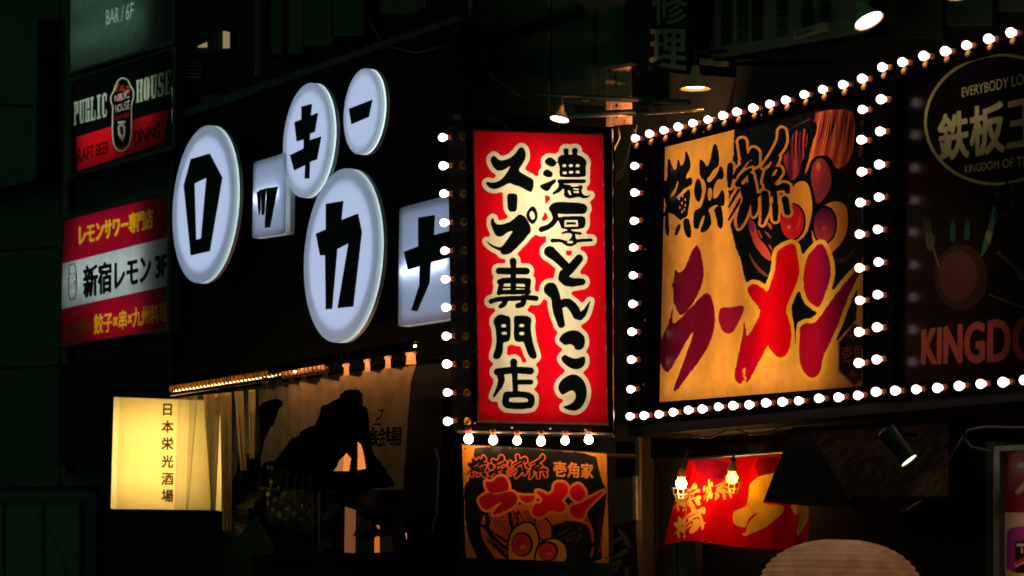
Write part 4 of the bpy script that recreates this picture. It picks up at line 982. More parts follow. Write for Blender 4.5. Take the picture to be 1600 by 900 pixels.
for i in range(22):
    for j in range(13): m.face([P1(i, j), P1(i, j + 1), P1(i + 1, j + 1), P1(i + 1, j)])
cp = m.build('plastic_cover', film('clear_plastic', (.3, .34, .3, 1), .5, .12, .12, clear=.8, grain=0), None, smooth=True, recalc=False)
tag(cp, 'crumpled clear plastic sheet hanging below the noren brush print', 'plastic sheet')
m = MB(); P2 = [(360, 866), (366, 846), (400, 806), (408, 820), (427, 858), (425, 866)]; m.slab(LP, P2, NP + .04, .004); tag(m.build('cardboard_sign', mat('dim_card', (.07, .075, .05, 1), .8)), 'dim triangular card propped at the foot of the tarpaulin', 'card')
pipe = MB(); pipe.tube([LP.P(680, 700, .3), LP.P(686, 720, .32), LP.P(682, 800, .32), LP.P(675, 830, .3)], .006, 6); tag(pipe.build('hanging_cable', M_cableg), 'thin pale cable hanging between the noren and the banner', 'cable')

# ------------------------------------------------------------------ bulbs
def bulb_mesh():
    m = MB(); r = .0255
    m.lathe((0, 0, 0), (0, 0, 1), [(r * math.sin(t), .052 - r * math.cos(t) * 1.0) for t in [math.pi - k * math.pi / 9 for k in range(0, 8)]][::1] + [(.014, .022)], 14)
    a = m.build('bulb_globe', M_bulb, None, smooth=True).data
    m = MB(); m.lathe((0, 0, 0), (0, 0, 1), [(.017, -.012), (.017, .006), (.0145, .008), (.0145, .024), (.012, .026)], 12)
    b = m.build('bulb_socket', M_socket, None, smooth=True, bevel=0).data
    for me in (a, b):
        for o in list(bpy.data.objects):
            if o.data is me: bpy.data.objects.remove(o)
    return a, b
ME_B, ME_S = bulb_mesh()
ME_B2 = ME_B.copy(); ME_B2.materials.clear(); ME_B2.materials.append(glow('lit_bulb_glass_bright', (1.0, .62, .34, 1), 36))
def add_bulb(root, p, axis, s=1.0):
    """globe centre at p, cap towards -axis: bulb is a part, its socket a sub-part"""
    z = Vector(axis).normalized(); q = z.to_track_quat('Z', 'Y')
    o = bpy.data.objects.new('light_bulb', ME_B); COL.objects.link(o); o.parent = root
    o.rotation_mode = 'QUATERNION'; o.rotation_quaternion = q; s *= .9 * random.uniform(.95, 1.04); o.rotation_quaternion = (z + Vector((random.uniform(-.05, .05), random.uniform(-.05, .05), random.uniform(-.06, .06)))).to_track_quat('Z', 'Y'); o.location = p - z * .052 * s - base_of(root); o.scale = (s, s, s)
    k = bpy.data.objects.new('socket', ME_S); COL.objects.link(k); k.parent = o
    return o

# ------------------------------------------------------------------ red hanging sign
hs = thing('soup_sign', 'tall glowing red sign with black brush lettering edged in cream, bulbs on its left', 'sign', SP.P(848, 672, 0))
q = [(740, 204), (942, 210), (949, 662), (748, 657)]
printed('face_panel', art_red(), SP, q, M_print, hs, 0.0)
m = MB(); m.frame(SP, [(728, 192), (955, 199), (957, 675), (738, 672)], q, 0.02, .26); m.build('frame', M_frame, hs, bevel=.004)
m = MB(); m.frame(SP, [(738, 201.5), (944, 208), (951, 664.5), (746, 660)], q, 0.026, .004); m.build('inner_trim', M_trim, hs)
m = MB(); m.slab(SP, q, -0.235, .01); m.build('back_plate', M_white, hs)
M_tuber = glow('tube_red_sign', (1.0, .96, .90, 1), 6.4)
for (xa, ya, xb, yb, r) in ((800, 232, 806, 640, .013), (862, 236, 868, 640, .016), (918, 240, 922, 640, .010), (845, 250, 847, 400, .016)):
    tube_lamp(hs, [SP.P(xa, ya, -.13), SP.P(xb, yb, -.13)], r, M_tuber)
m = MB(); sd = [SP.P(699, 196, -.12), SP.P(729, 191, .0), SP.P(739, 671, .0), SP.P(707, 676, -.12)]; m.prism(sd, [p - SP.n * .15 for p in sd]); m.build('side_panel', M_black, hs, bevel=.004)
sn = (sd[1] - sd[0]).cross(Vector((0, 0, -1))).normalized(); sn = sn if sn.dot(SP.n) > 0 else -sn
for i in range(11):
    y = 214 + 44.4 * i; x = 691.5 + .78 * i
    add_bulb(hs, SP.P(x, y, -.06), (-.93, -.35, -.06), 1.0)
    # empty brass cup beside each bulb, open towards it
    c = SP.P(x + 34.5, y + .5, -.02); ax = Vector((-.72, -.69, .05)).normalized()
    m = MB(); m.lathe(c, ax, [(.002, .0), (.013, .002), (.018, .010), (.020, .022), (.021, .022), (.020, .008), (.014, -.002)], 16, (True, False)); m.build('lamp_cup', M_brass, hs, smooth=True)
for x, y in ((732, 686), (770, 688), (807.7, 689), (845.6, 690), (883, 689), (919.5, 687)):
    o = add_bulb(hs, SP.P(x, y, .10), (0, .10, -1), 1.08 if x in (732, 919.5) else 1.0); o.data = ME_B2
m = MB(); m.slab(SP, [(714, 672), (955, 676), (955, 679.5), (714, 675.5)], .03, .25); m.build('bottom_rail', M_trim, hs, bevel=.002)
# bulbs and glossy reflector strip on the far (right) edge
m = MB(); ed = [SP.P(945, 200, .022), SP.P(957, 201, -.03), SP.P(959, 674, -.03), SP.P(952, 674, .022)]; m.prism(ed, [p - SP.n * .05 for p in ed]); m.build('edge_trim', mat('polished_edge', (.5, .42, .3, 1), .18, 1, .2, 30), hs)

bn = thing('ramen_banner', 'small printed ramen banner with egg bowl under the row of bulbs', 'banner', SP.P(836, 880, -.02))
q = [(722, 695), (948, 709), (952, 880), (728, 871)]
wvb = lambda X, Y: .010 * np.sin(X * .035) + .006 * np.sin(Y * .06 + X * .02)
printed('cloth', art_banner(), SP, q, film('banner_vinyl', None, .12, .4, .02, grain=.08), bn, -.04, wave=wvb, maxb=4)
m = MB(); m.tube([SP.P(720, 695, -.055), SP.P(950, 709.5, -.055)], .008, 8); m.tube([SP.P(948, 712, -.06), SP.P(992, 713, -.3)], .012, 8); m.build('support_rod', M_dark, bn)

# ------------------------------------------------------------------ ramen shop building
rs = thing('ramen_shop_building', 'dark multi storey building front carrying the bulb framed ramen signs', 'building', RP.P(1200, 900, -.6))
m = MB(); m.slab(RP, FR(690, -260, 1900, 1250), -0.75, 0.3); m.build('wall', M_wall, rs)
M_pan = mat('green_steel_panel', (0.04, 0.055, 0.035, 1), .5, 0, .3, 2)
for xa, xb in ((702, 856), (862, 926), (932, 974)):
    m = MB(); m.slab(RP, FR(xa, -120, xb, 180 - (xa - 702) * .1), -.55, .2); m.build('cladding_panel', M_pan, rs, bevel=.006)
m = MB(); m.slab(RP, [(705, 78), (905, 10), (905, 22), (705, 92)], -.52, .04); m.build('ledge', M_black, rs)
m = MB(); m.slab(RP, FR(936, 664, 994, 1100), -.30, .3); m.build('pier', mat('brown_pier', (.045, .03, .026, 1), .6, 0, .3), rs, bevel=.005)
m = MB(); m.slab(RP, FR(936, 420, 985, 664), -.40, .2); m.build('pier', M_wall, rs)
m = MB(); m.slab(RP, FR(962, 690, 990, 745), -.285, .02); m.build('meter_cover', M_black, rs)

# box sign 1 : ramen
def bulb_sign(nm, label, quad, outer, art, tubes, mt, bulbs, off=0.0, t=.22, face=None):
    o = thing(nm, label, 'sign', RP.P((quad[0][0] + quad[1][0]) / 2, quad[2][1] + 20, off - t))
    printed('face_panel', art, RP, quad, face or M_print, o, off - .035)
    m = MB(); m.frame(RP, outer, quad, off, t); m.build('frame', M_frame, o, bevel=.004)
    m = MB(); m.slab(RP, quad, off - t, .01); m.build('back_plate', M_white, o)
    for (xa, ya, xb, yb, r) in tubes: tube_lamp(o, [RP.P(xa, ya, off - .175), RP.P(xb, yb, off - .175)], r, mt)
    for x, y in bulbs: add_bulb(o, RP.P(x, y, off + .070), RP.n + Vector((0, 0, -.08)), 1.0)
    return o
top1 = [(991.7,215.8),(1014.4,209.5),(1036.7,204),(1059,197.7),(1082,192),(1105.6,187),(1129,180.5),(1151,175),(1176,168.6),(1202,162),(1227,155.5),(1256,147.5),(1285,139),(1316.7,131.5),(1346.5,122.7)]
left1 = [(991,259),(991,301.7),(990.5,344.5),(989.4,387),(988.7,430.6),(988,474.5),(987,518.7),(986,562),(985,608)]
bot1 = [(984,650.3),(1006,649),(1029,647),(1051.6,644),(1075,641),(1097,639),(1122,636),(1145,634.5),(1170,632),(1196,630),(1222,628),(1248,626.5),(1279,623),(1309.7,620.5),(1340,617.7)]
right1 = [(1347,171),(1345.5,219),(1346,267.5),(1343.6,317),(1343,366),(1342.6,419),(1343,469),(1342,519),(1341.6,567)]
M_tube1 = glow('tube_ramen_sign', (1.0, .95, .86, 1), 8.8)
bulb_sign('ramen_sign', 'large orange lit ramen sign with red and black brush lettering framed by bulbs', [(1031, 229), (1349, 149), (1347, 603), (1022, 629)],
          [(984, 226), (1360, 128), (1358, 628), (980, 664)], art_ramen(), [(1062, 270, 1058, 600, .009), (1110, 260, 1108, 600, .010), (1165, 300, 1162, 595, .011), (1235, 330, 1232, 590, .015), (1315, 330, 1312, 570, .010), (1060, 250, 1335, 180, .010), (1300, 200, 1300, 320, .008), (1060, 606, 1320, 586, .009)], M_tube1, top1 + left1 + bot1 + right1)
top2 = [(1378,105),(1409.7,97.5),(1443,88),(1476.5,80),(1509.5,71),(1544,61),(1579.5,51.5),(1616,42)]
left2 = [(1376,155),(1374.7,205),(1373.6,257),(1373,308),(1371,359),(1372,410),(1371,461),(1370,512),(1369,561)]
bot2 = [(1368,613),(1398,611),(1431,608),(1464,605.5),(1498,602.5),(1532,599.5),(1567,596.5),(1600,593)]
bulb_sign('steakhouse_sign', 'dark, faintly backlit teppan restaurant sign reading KINGDOM, framed by bulbs at the right edge', [(1400, 124), (1640, 58), (1640, 582), (1396, 602)],
          [(1364, 112), (1680, 22), (1680, 600), (1360, 627)], art_kingdom(), [(1460, 180, 1600, 150, .006), (1430, 545, 1600, 525, .006), (1500, 400, 1600, 390, .004)], glow('tube_dim_added', (1, .88, .66, 1), 6.5), top2 + left2 + bot2, off=.02, face=film('dim_acrylic', None, .8, .2, .014, grain=.1))  # faint tubes added inside to lift the dark lettering
_scr = MB(); _scr.lathe((0, 0, 0), (0, 0, 1), [(.007, 0), (.007, .003), (.003, .005)], 8); _so = _scr.build('screw', M_trim); _sm = _so.data; bpy.data.objects.remove(_so)
def screw(root, p, n):
    o = bpy.data.objects.new('screw', _sm); COL.objects.link(o); o.parent = root; o.location = p - base_of(root); o.rotation_mode = 'QUATERNION'; o.rotation_quaternion = n.to_track_quat('Z', 'Y')
for x, y in ((734, 215), (735, 330), (738, 440), (740, 550), (742, 660), (790, 198), (850, 200), (905, 203), (800, 668), (860, 669), (915, 671)): screw(hs, SP.P(x, y, .021), SP.n)
for x, y in ((1010, 280), (1009, 390), (1008, 500), (1006, 600), (1100, 206), (1190, 180), (1290, 156)): screw(bpy.data.objects['ramen_sign'], RP.P(x, y, .013), RP.n)
# ledge of small warm lit brackets under the top bulbs
for k, (sg, pts) in enumerate((('ramen_sign', top1), ('steakhouse_sign', top2))):
    root = bpy.data.objects[sg]
    for x, y in pts:
        m = MB(); m.lathe(RP.P(x + 3, y + 12, .045), RP.n * .5 + Vector((0, 0, -1)), [(.005, -.02), (.011, -.01), (.012, .012), (.006, .02)], 8); m.build('bracket', M_brass, root, smooth=True)
m = MB(); m.slab(RP, [(980, 662), (1700, 596), (1700, 618), (980, 682)], -.02, .4); m.build('canopy_beam', mat('beam_paint', (.010, .008, .006, 1), .7, 0, .4, 10, spec=.08), rs, bevel=.006)

def lpipe(label, pts, r, mt, cat='pipe', nm='pipe', pl=LP):
    m = MB(); m.tube([pl.P(x, y, o_) for x, y, o_ in pts], r, 8); return tag(m.build(nm, mt, None, smooth=True), label, cat)
lpipe('vertical rain pipe on the black wall left of the high window bay', [(404, -60, .03), (404, 40, .03), (403, 118, .03)], .028, M_wallg)
lpipe('slack cable crossing the black wall above the dash oval', [(575, 30, .05), (600, 70, .06), (650, 82, .06), (700, 70, .05), (716, 40, .05)], .008, M_cable, 'cable', 'cable')
lpipe('vertical conduit on the green cladding above the red sign', [(734, -60, -.3), (735, 60, -.3), (736, 176, -.3)], .016, M_wallg, 'conduit', 'conduit', RP)
lpipe('pair of thin cables sagging from the cladding to the red sign top', [(742, 60, -.3), (770, 120, -.2), (812, 150, -.1), (860, 150, -.1)], .006, M_cable, 'cable', 'cable', RP)
m = MB(); m.lathe(RP.P(719, 184, -.1), RP.n, [(.02, 0), (.024, .02), (.016, .05), (.003, .055)], 12); tag(m.build('bell_insulator', M_wallg), 'small round fitting on the wall above the bulb column of the red sign', 'fitting')
for xa in (1400, 1478, 1560):
    m = MB(); m.slab(RP, FR(xa, -120, xa + 72, 60 - (xa - 1400) * .26), -.5, .05); m.build('cladding_panel', M_pan, rs, bevel=.004)

# ------------------------------------------------------------------ dark signs above
M_dull = film('dull_board_print', None, 0.0, 0.5, 0.02)
a = Art(1010, -60, 1084, 118, 1.6, (16, 20, 16), 30)
a.fill(a.text('修', [(1019, -22), (1074, -22), (1074, 38), (1019, 38)], 1.2), (150, 156, 128)); a.fill(a.text('理', [(1017, 45), (1073, 47), (1071, 109), (1016, 101)], 1.6), (150, 156, 128))
sg = dark_sign('repair_sign', 'unlit vertical sign with big pale characters for repair, top centre', RP, [(1012, -60), (1080, -60), (1080, 114), (1012, 110)], -.12, .3, None, M_black)
printed('face_panel', a, RP, [(1013, -58), (1079, -58), (1079, 113), (1013, 109)], M_dull, sg, -.115)
a = Art(1092, -60, 1362, 100, 1.4, (104, 116, 92), 31)
rng = random.Random(12)
for k, x in enumerate((1108, 1136, 1160, 1184, 1222, 1262, 1290)):
    a.fill(a.poly([(x - 9, -70), (x + 9, -70), (x + 9, 76 - (x - 1092) * .16), (x - 9, 80 - (x - 1092) * .16)], 0, raw=True), (44, 50, 40) if k % 2 else (64, 72, 58))
    for j in range(9):
        y = -50 + j * 15
        if y > 66 - (x - 1092) * .2: break
        for s_ in range(5):
            a.fill(a.stroke([(x + rng.uniform(-6, 0), y + rng.uniform(-5, 5), 1.1), (x + rng.uniform(0, 7), y + rng.uniform(-5, 5), 1.1)]), (16, 18, 15))
vs = dark_sign('menu_board', 'wide unlit board of dim vertical lettering columns behind the floodlights', RP, [(1094, -60), (1360, -120), (1360, 52), (1092, 98)], -.25, .1, None, M_black)
printed('face_panel', a, RP, [(1095, -58), (1358, -118), (1358, 50), (1094, 96)], M_dull, vs, -.245)
m = MB(); m.slab(RP, [(1239, 49), (1289, 34), (1290, 46), (1240, 61)], -.18, .03); fx = thing('small_plate', 'small pale label plate fixed under the dim lettered board', 'plate', RP.P(1264, 60, -.2)); m.build('plate', mat('pale_plate', (.24, .24, .17, 1), .6), fx)
m = MB(); m.slab(RP, [(1243, 53), (1268, 46), (1268, 49), (1243, 56)], -.176, .003); m.build('label', M_dark, fx)

# ------------------------------------------------------------------ box, pipes and floodlights
jb = thing('junction_box', 'orange lit wooden service box with dark stains beside the red sign', 'box', RP.P(965, 196, -.3))
m = MB(); m.slab(RP, [(955, 109), (983, 103), (984, 194), (956, 196)], -.20, .02); m.build('body', M_wood, jb, bevel=.004)
m = MB(); m.slab(RP, [(946, 112), (954, 110), (955, 197), (947, 198)], -.21, .02); m.build('side_board', M_wood, jb, bevel=.004)
m = MB(); m.slab(RP, [(944, 105), (985, 98), (985, 103), (944, 110)], -.19, .04); m.build('lid', M_dark, jb)
for x, y in ((962, 121), (963, 133), (964, 165), (964, 182)):
    m = MB(); m.lathe(RP.P(x, y, -.2), RP.n, [(.012, 0), (.012, .006), (.004, .01)], 8); m.build('bolt', M_dark, jb)
m = MB(); m.slab(RP, [(872, 148), (908, 147), (909, 158), (872, 159)], -.2, .06); tag(m.build('bracket_plate', M_wallg), 'small ribbed bracket plate above the left floodlight', 'bracket')
def pipe_(nm, label, pts, r, mt, cat='pipe'):
    m = MB(); m.tube([RP.P(x, y, o_) for x, y, o_ in pts], r, 8); return tag(m.build(nm, mt, None, smooth=True), label, cat)
pipe_('pipe', 'thick dark pipe crossing the orange service box', [(842, 148, -.05), (950, 154, -.05), (1075, 160, -.05)], .017, M_dark)
pipe_('pipe', 'lower dark pipe between the red sign and the ramen sign', [(860, 181, -.02), (980, 176, -.02), (1010, 174, -.02)], .020, M_dark)
pipe_('pipe', 'thin brass coloured arm catching light above the first bulbs', [(890, 184, .02), (985, 179.5, .04), (1100, 172, .06)], .007, mat('brass_arm', (.6, .4, .16, 1), .3, .8, .2))
pipe_('pipe', 'long horizontal arm right of the middle floodlight', [(1095, 99, 0), (1200, 100, 0), (1300, 98, 0)], .012, M_frame)
pipe_('cable', 'pale cable loop hanging left of the ramen sign', [(966, 196, -.1), (969, 215, -.08), (957, 240, -.05), (954, 272, -.05), (961, 278, -.05), (975, 262, 0), (984, 230, .0), (990, 200, 0)], .0055, M_cableg, 'cable')
pipe_('cable', 'second pale cable running down to the red sign frame', [(996, 196, -.05), (985, 240, -.04), (972, 275, -.04), (947, 293, 0)], .0055, M_cableg, 'cable')
def flood(label, c, axis, off, size, lit, hood=True, strength=10, back=None, color=(.9, .92, 1, 1)):
    p = RP.P(c[0], c[1], off); ax = Vector(axis).normalized(); s = size
    o = thing('floodlight', label, 'floodlight', p, 'floodlights over the signs')
    m = MB(); m.lathe(p, ax, [(.25 * s, -1.5 * s), (.3 * s, -1.0 * s), (.55 * s, -.75 * s), (1.0 * s, 0), (1.04 * s, .02 * s), (.97 * s, 0), (.5 * s, -.7 * s)], 28, (True, False)); m.build('shade', mat('floodlight_shade', (.62, .40, .2, 1), .4, .1, .25, 20) if 'floodlight_shade' not in bpy.data.materials else bpy.data.materials['floodlight_shade'], o, smooth=True)
    m = MB(); m.lathe(p, ax, [(.05 * s, -.62 * s), (.5 * s, -.42 * s), (.62 * s, -.14 * s), (.05 * s, -.05 * s)] if not lit else [(.1 * s, -.2 * s), (.86 * s, -.14 * s), (.86 * s, -.06 * s), (.5 * s, .02 * s), (.05 * s, .05 * s)], 24); m.build('lens', glow('lens', color, strength if lit else 30), o, smooth=True)
    m = MB(); e_ = p - ax * 1.4 * s; m.tube([e_, e_ + Vector((0, 0, 1.0 * s)), e_ + Vector((0, 0, 1.3 * s)) - RP.n * .2], .16 * s, 8); m.build('arm', M_dark, o)
    return o
flood('left floodlight glaring down on the top edge of the red sign', (874, 187), (-.16, -.16, -.95), .12, .062, True, strength=14)
flood('middle floodlight seen from outside, only its lower rim glowing amber', (1086.5, 139), (.02, .0, -1), .12, .088, False, strength=16, color=(1, .62, .2, 1))
flood('right floodlight at the top with its white lens turned to the street', (1358, 33), (.36, -.30, -.80), .2, .080, True, strength=14)
flood('floodlight barely entering the top edge above the KINGDOM sign', (1502, -12), (.2, -.3, -.93), .2, .08, True, strength=8)
for lab, x, y, a_, b_ in (('clamp plate on the arm beside the middle floodlight', 1092, 96, 13, 10), ('warm lit end of the arm beside the middle floodlight', 1112, 99, 17, 8)):
    m = MB(); m.slab(RP, [(x, y - b_ / 2), (x + a_, y - b_ / 2), (x + a_, y + b_ / 2), (x, y + b_ / 2)], .05, .04); tag(m.build('arm_clamp', mat('clamp_metal', (.7, .45, .16, 1), .4, .3, .1), bevel=.003), lab, 'clamp')

c = RP.P(936, 222, .22); ax = (RP.P(972, 150, -.15) - c).normalized(); wl = thing('added_box_lamp', 'small added lamp unseen behind the red sign, brightening the service box', 'lamp', c)  # added lamp, out of sight, to warm the service box
m = MB(); m.lathe(c, ax, [(.006, -.05), (.03, -.03), (.045, .05), (.042, .05), (.028, -.028)], 16, (True, False)); m.build('shade', M_dark, wl, smooth=True)
m = MB(); m.lathe(c, ax, [(.002, -.018), (.018, 0), (.002, .018)], 10); m.build('bulb', glow('added_box_bulb', (1, .46, .20, 1), 3600), wl)

# ------------------------------------------------------------------ shopfront below the signs
sh = thing('ramen_shopfront', 'dark glossy lacquered shopfront below the ramen sign', 'shopfront', RP.P(1200, 905, -.6))
m = MB(); m.slab(RP, FR(990, 676, 1560, 1180), -.62, .1); m.build('back_wall', M_black, sh)
for xa, xb in ((1000, 1026), (1029, 1056), (1059, 1086)):
    m = MB(); m.slab(RP, FR(xa, 692, xb, 1180), -.42, .05); m.build('door_panel', M_lacq, sh, bevel=.006)
m = MB(); m.slab(RP, FR(993, 664, 999, 1180), -.2, .015); m.build('door_post', mat('worn_post', (.16, .09, .06, 1), .4, .3, .3), sh)
m = MB(); m.tube([RP.P(993, 744, -.17), RP.P(994, 820, -.17), RP.P(995, 1000, -.17)], .02, 8); m.build('downpipe', M_trim, sh)
m = MB(); m.slab(RP, FR(1540, 690, 1556, 1180), -.1, .3); m.build('wall_edge', M_wall, sh)

rn = thing('red_noren', 'glowing red cloth noren with yellow brush lettering behind the caged lamps', 'curtain', RP.P(1150, 860, -.3))
q = [(1074, 718), (1137, 716), (1146, 732), (1153, 715), (1270, 705), (1268, 845), (1215, 858), (1160, 856), (1118, 850), (1090, 845), (1062, 845), (1034, 852), (1050, 790)]
wvr = lambda X, Y: .02 * np.sin(X * .07 + .5) * np.clip((Y - 705) / 60, 0, 1) + .012 * np.sin(X * .19 + Y * .02)
printed('cloth', art_noren_red(), RP, q, film('red_cloth', None, .4, .8, 0, grain=.12), rn, -.32, wave=wvr, maxb=4)
m = MB(); m.slab(RP, [(1000, 672), (1330, 655), (1330, 708), (1000, 716)], -.40, .02); m.build('added_light_screen', M_black, sh)  # added black strip covering the lit back wall above the noren
tube_lamp(sh, [RP.P(1080, 775, -.5), RP.P(1215, 770, -.5)], .013, glow('shop_tube', (1, .62, .3, 1), 24))
m = MB(); m.tube([RP.P(1068, 718, -.31), RP.P(1290, 702, -.31)], .01, 8); m.build('rod', M_dark, rn)
def cage_lamp(x, y, label, off, s=1.0, mt=M_bulbw):
    p = RP.P(x, y, off); o = thing('cage_lamp', label, 'lamp', p, 'caged lamps in front of the red noren')
    r = .031 * s
    m = MB(); m.lathe(p, (0, 0, 1), [(r * math.sin(t), -r * math.cos(t)) for t in [.02 + k * math.pi / 10 for k in range(9)]] + [(r * .62, r * 1.25)], 16); m.build('bulb', mt, o, smooth=True)
    m = MB(); m.lathe(p, (0, 0, 1), [(r * .8, r * 1.05), (r * .85, r * 1.5), (r * .7, r * 2.2), (r * .5, r * 2.6), (.008, r * 3)], 14); m.build('socket', mat('amber_socket', (.5, .3, .1, 1), .4, .2, .2), o, smooth=True)
    m = MB(); m.tube([p + Vector((0, 0, r * 2.6)), p + Vector((.005, 0, r * 4)), p + Vector((0, 0, r * 6.2)) - RP.n * .04], .007, 6); m.build('cord', M_cable, o)
    m = MB(); R1, R2 = .056 * s, .03 * s
    ring = lambda R, z: [p + Vector((R * math.cos(t * math.pi / 10), R * math.sin(t * math.pi / 10), z)) for t in range(21)]
    m.tube(ring(R1, -.024), .0016, 5); m.tube(ring(R1 * .82, -.06), .0014, 5); m.tube(ring(R2, -.085), .0014, 5)
    for t in range(10):
        a_ = t * math.pi / 5; c, s_ = math.cos(a_), math.sin(a_)
        m.tube([p + Vector((R1 * c, R1 * s_, -.024)), p + Vector((R1 * .82 * c, R1 * .82 * s_, -.06)), p + Vector((R2 * c, R2 * s_, -.085))], .0013, 4)
    m.build('wire_cage', M_trim, o)
cage_lamp(1064.5, 756, 'left caged lamp, glowing almost white in front of the red noren', -.16, 1.0, glow('warm_cage_bulb_bright', (1.0, .55, .14, 1), 150))
cage_lamp(1144, 747, 'right caged lamp, glowing yellow in front of the red noren', -.16, 1.0)
m = MB(); m.tube([RP.P(1052, 668, -.1), RP.P(1080, 682, -.1), RP.P(1110, 684, -.1), RP.P(1145, 668, -.1), RP.P(1170, 678, -.1), RP.P(1200, 676, -.1), RP.P(1230, 664, -.1)], .005, 6); tag(m.build('cable', M_cable), 'dark swagged cable above the red noren', 'cable')

aw = thing('awning', 'weathered brown box awning jutting out right of the red noren', 'awning', RP.P(1330, 790, .2))
A1, A2, A3, A4 = RP.P(1262, 667, -.1), RP.P(1482, 662, -.1), RP.P(1482, 776, .25), RP.P(1331, 778, .25)
B1, B2 = RP.P(1238, 668, -.1), RP.P(1190, 786, .35)
m = MB(); m.prism([A1, A2, A3, A4], [p - Vector((0, 0, .012)) for p in (A1, A2, A3, A4)]); m.build('sheet', M_awn, aw)
sdp = [RP.P(1238, 668, -.08), RP.P(1264, 666, -.08), RP.P(1333, 777, -.02), RP.P(1333, 793, -.02), RP.P(1266, 791, -.02), RP.P(1192, 784, -.02)]
m = MB(); m.prism(sdp, [p - RP.n * .02 for p in sdp]); m.build('side_panel', M_black, aw)
m = MB(); m.slab(RP, [(1331, 776), (1482, 775), (1482, 781), (1331, 783)], .25, .02); m.build('gutter', M_black, aw)

sp = thing('cylinder_spotlight', 'dark cylindrical spotlight aimed down to the right under the bulbs', 'spotlight', RP.P(1395, 690, .2))
c1 = RP.P(1421, 720, .3); ax = (_R * 29 - _U * 38 - _F * 15).normalized(); c0 = c1 - ax * .185
m = MB(); m.lathe(c0, ax, [(.03, -.01), (.046, 0), (.048, .02), (.048, .185), (.045, .185), (.043, .12)], 24, (True, False)); m.build('body', mat('spotlight_body', (.04, .05, .035, 1), .4, .2, .3), sp, smooth=False)
m = MB(); m.lathe(c0, ax, [(.002, .172), (.044, .174), (.044, .179), (.002, .181)], 20); m.build('lens', glow('spot_lens', (1, .90, .55, 1), 5.0), sp)
m = MB(); m.tube([c0 + Vector((.02, 0, .04)), RP.P(1410, 679, .1), RP.P(1440, 680, -.1), RP.P(1508, 681, -.2)], .009, 6); m.lathe(c0 + Vector((.0, 0, .03)), (0, 0, 1), [(.02, 0), (.02, .03)], 8); m.build('bracket', M_frame, sp)
pipe_('cable', 'cable drooping from the spotlight bracket to a dangling plug', [(1505, 682, -.1), (1490, 705, -.1), (1465, 748, -.1), (1440, 782, -.1), (1418, 796, -.1)], .006, M_cableg, 'cable')
pipe_('cable', 'loose cable looping over the right poster frame', [(1508, 690, -.1), (1512, 672, -.1), (1540, 667, -.1), (1600, 668, -.1), (1640, 672, -.1)], .006, M_cableg, 'cable')
pipe_('cable', 'lower loop of cable touching the right poster frame', [(1508, 686, -.1), (1518, 698, -.1), (1550, 705, -.1)], .006, M_cableg, 'cable')
m = MB(); m.lathe(RP.P(1413, 796, -.1), (.9, 0, .3), [(.008, -.02), (.016, -.01), (.016, .02), (.006, .03)], 8); tag(m.build('plug', M_wallg), 'small plug dangling below the brown awning', 'plug')

# poster case at the right edge
pc = thing('poster_case', 'framed poster case with maroon and pale panels at the right edge', 'poster', RP.P(1600, 950, -.1))
m = MB(); m.slab(RP, [(1552, 706), (1562, 704), (1562, 1000), (1552, 1000)], -.02, .1); m.slab(RP, [(1553, 697), (1700, 690), (1700, 700), (1553, 706)], -.02, .1); m.build('frame', mat('greenish_frame', (.2, .2, .14, 1), .4, .2, .2), pc, bevel=.004)
printed('face_panel', art_poster(), RP, [(1562, 706), (1699, 701), (1699, 999), (1562, 999)], film('poster_print', None, .7, .35, .04), pc, -.05)
m = MB(); m.slab(RP, [(1552, 700), (1700, 695), (1700, 1000), (1552, 1000)], -.2, .02); m.build('back_plate', M_white, pc)
m = MB(); m.slab(RP, [(1699, 697), (1708, 697), (1708, 1000), (1699, 1000)], -.02, .2); m.build('side_frame', M_dark, pc)
tube_lamp(pc, [RP.P(1650, 730, -.15), RP.P(1650, 950, -.15)], .008, glow('poster_tube', (1, .85, .7, 1), 6))

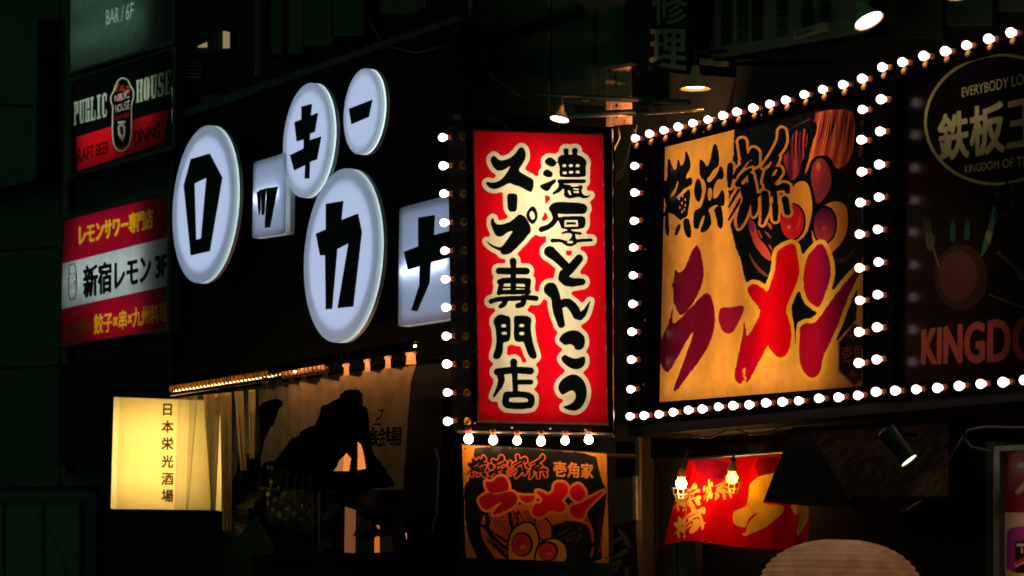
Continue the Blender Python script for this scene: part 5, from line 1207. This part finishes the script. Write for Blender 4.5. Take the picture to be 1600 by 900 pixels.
# paper lantern cut by the bottom edge
ln = thing('paper_lantern', 'large ribbed paper lantern cut off by the bottom edge', 'lantern', RP.P(1313, 1010, .35))
c = RP.P(1313, 920, .35); prof = []; N_ = 30
Rx = 128.5 / FOC * (c - EYE).dot(_F)
Rz = (RP.P(1313, 845, .35) - c).length
for k in range(N_ * 2 + 1):
    t = math.pi * (.07 + .86 * k / (N_ * 2)); b_ = 1.0 - (.03 if k % 3 == 0 else 0)
    prof.append((Rx * (math.sin(t) ** .9) * b_, math.cos(t) * Rz * 1.03))
m = MB(); m.lathe(c + Vector((0, 0, -.05)), (0, 0, 1), [(.002, -.03), (.03, 0), (.002, .03)], 12); m.build('bulb', glow('added_lantern_bulb', (1, .50, .27, 1), 44), ln)  # inner bulb added to brighten the front-lit paper
m = MB(); m.lathe(c, (0, 0, 1), prof, 64, (False, False)); m.build('paper_shade', film('lantern_skin', (.86, .70, .55, 1), .45, .6, .02, grain=.2), ln, smooth=False)
m = MB(); m.lathe(c + Vector((0, 0, prof[0][1])), (0, 0, 1), [(prof[0][0] * 1.0, -.006), (prof[0][0] * 1.0, .003), (prof[0][0] * .9, .004)], 32, (True, True)); m.build('cap', mat('lantern_cap', (.3, .2, .12, 1), .6), ln)

# little maroon board at the bottom centre
mb = thing('maroon_signboard', 'small maroon signboard with beige brush strokes at the foot of the pier', 'sign', RP.P(985, 930, -.15))
m = MB(); m.slab(RP, [(957, 818), (994, 812), (998, 1000), (957, 1000)], -.12, .04); m.build('board', M_dark, mb)
a = Art(950, 805, 1004, 905, 1.6, (70, 12, 22), 40); a.src(940, 640, 3.46)
a.fill(a.stroke([(95,650,8),(130,700,14),(150,740,10)]) | a.stroke([(60,720,8),(110,690,10)]) | a.stroke([(70,800,8),(130,765,14)]) | a.stroke([(60,840,6),(110,810,10),(75,870,8)]) | a.stroke([(135,860,12),(140,900,12)]), (150, 118, 74))
a.fill(a.stroke([(182,620,4),(196,760,5),(205,905,5)]), (140, 78, 54))
printed('face_panel', a, RP, [(958, 819), (994, 813), (997, 904), (958, 904)], film('board_print', None, 0, .5, .03), mb, -.117)
print('objects', len(bpy.data.objects))
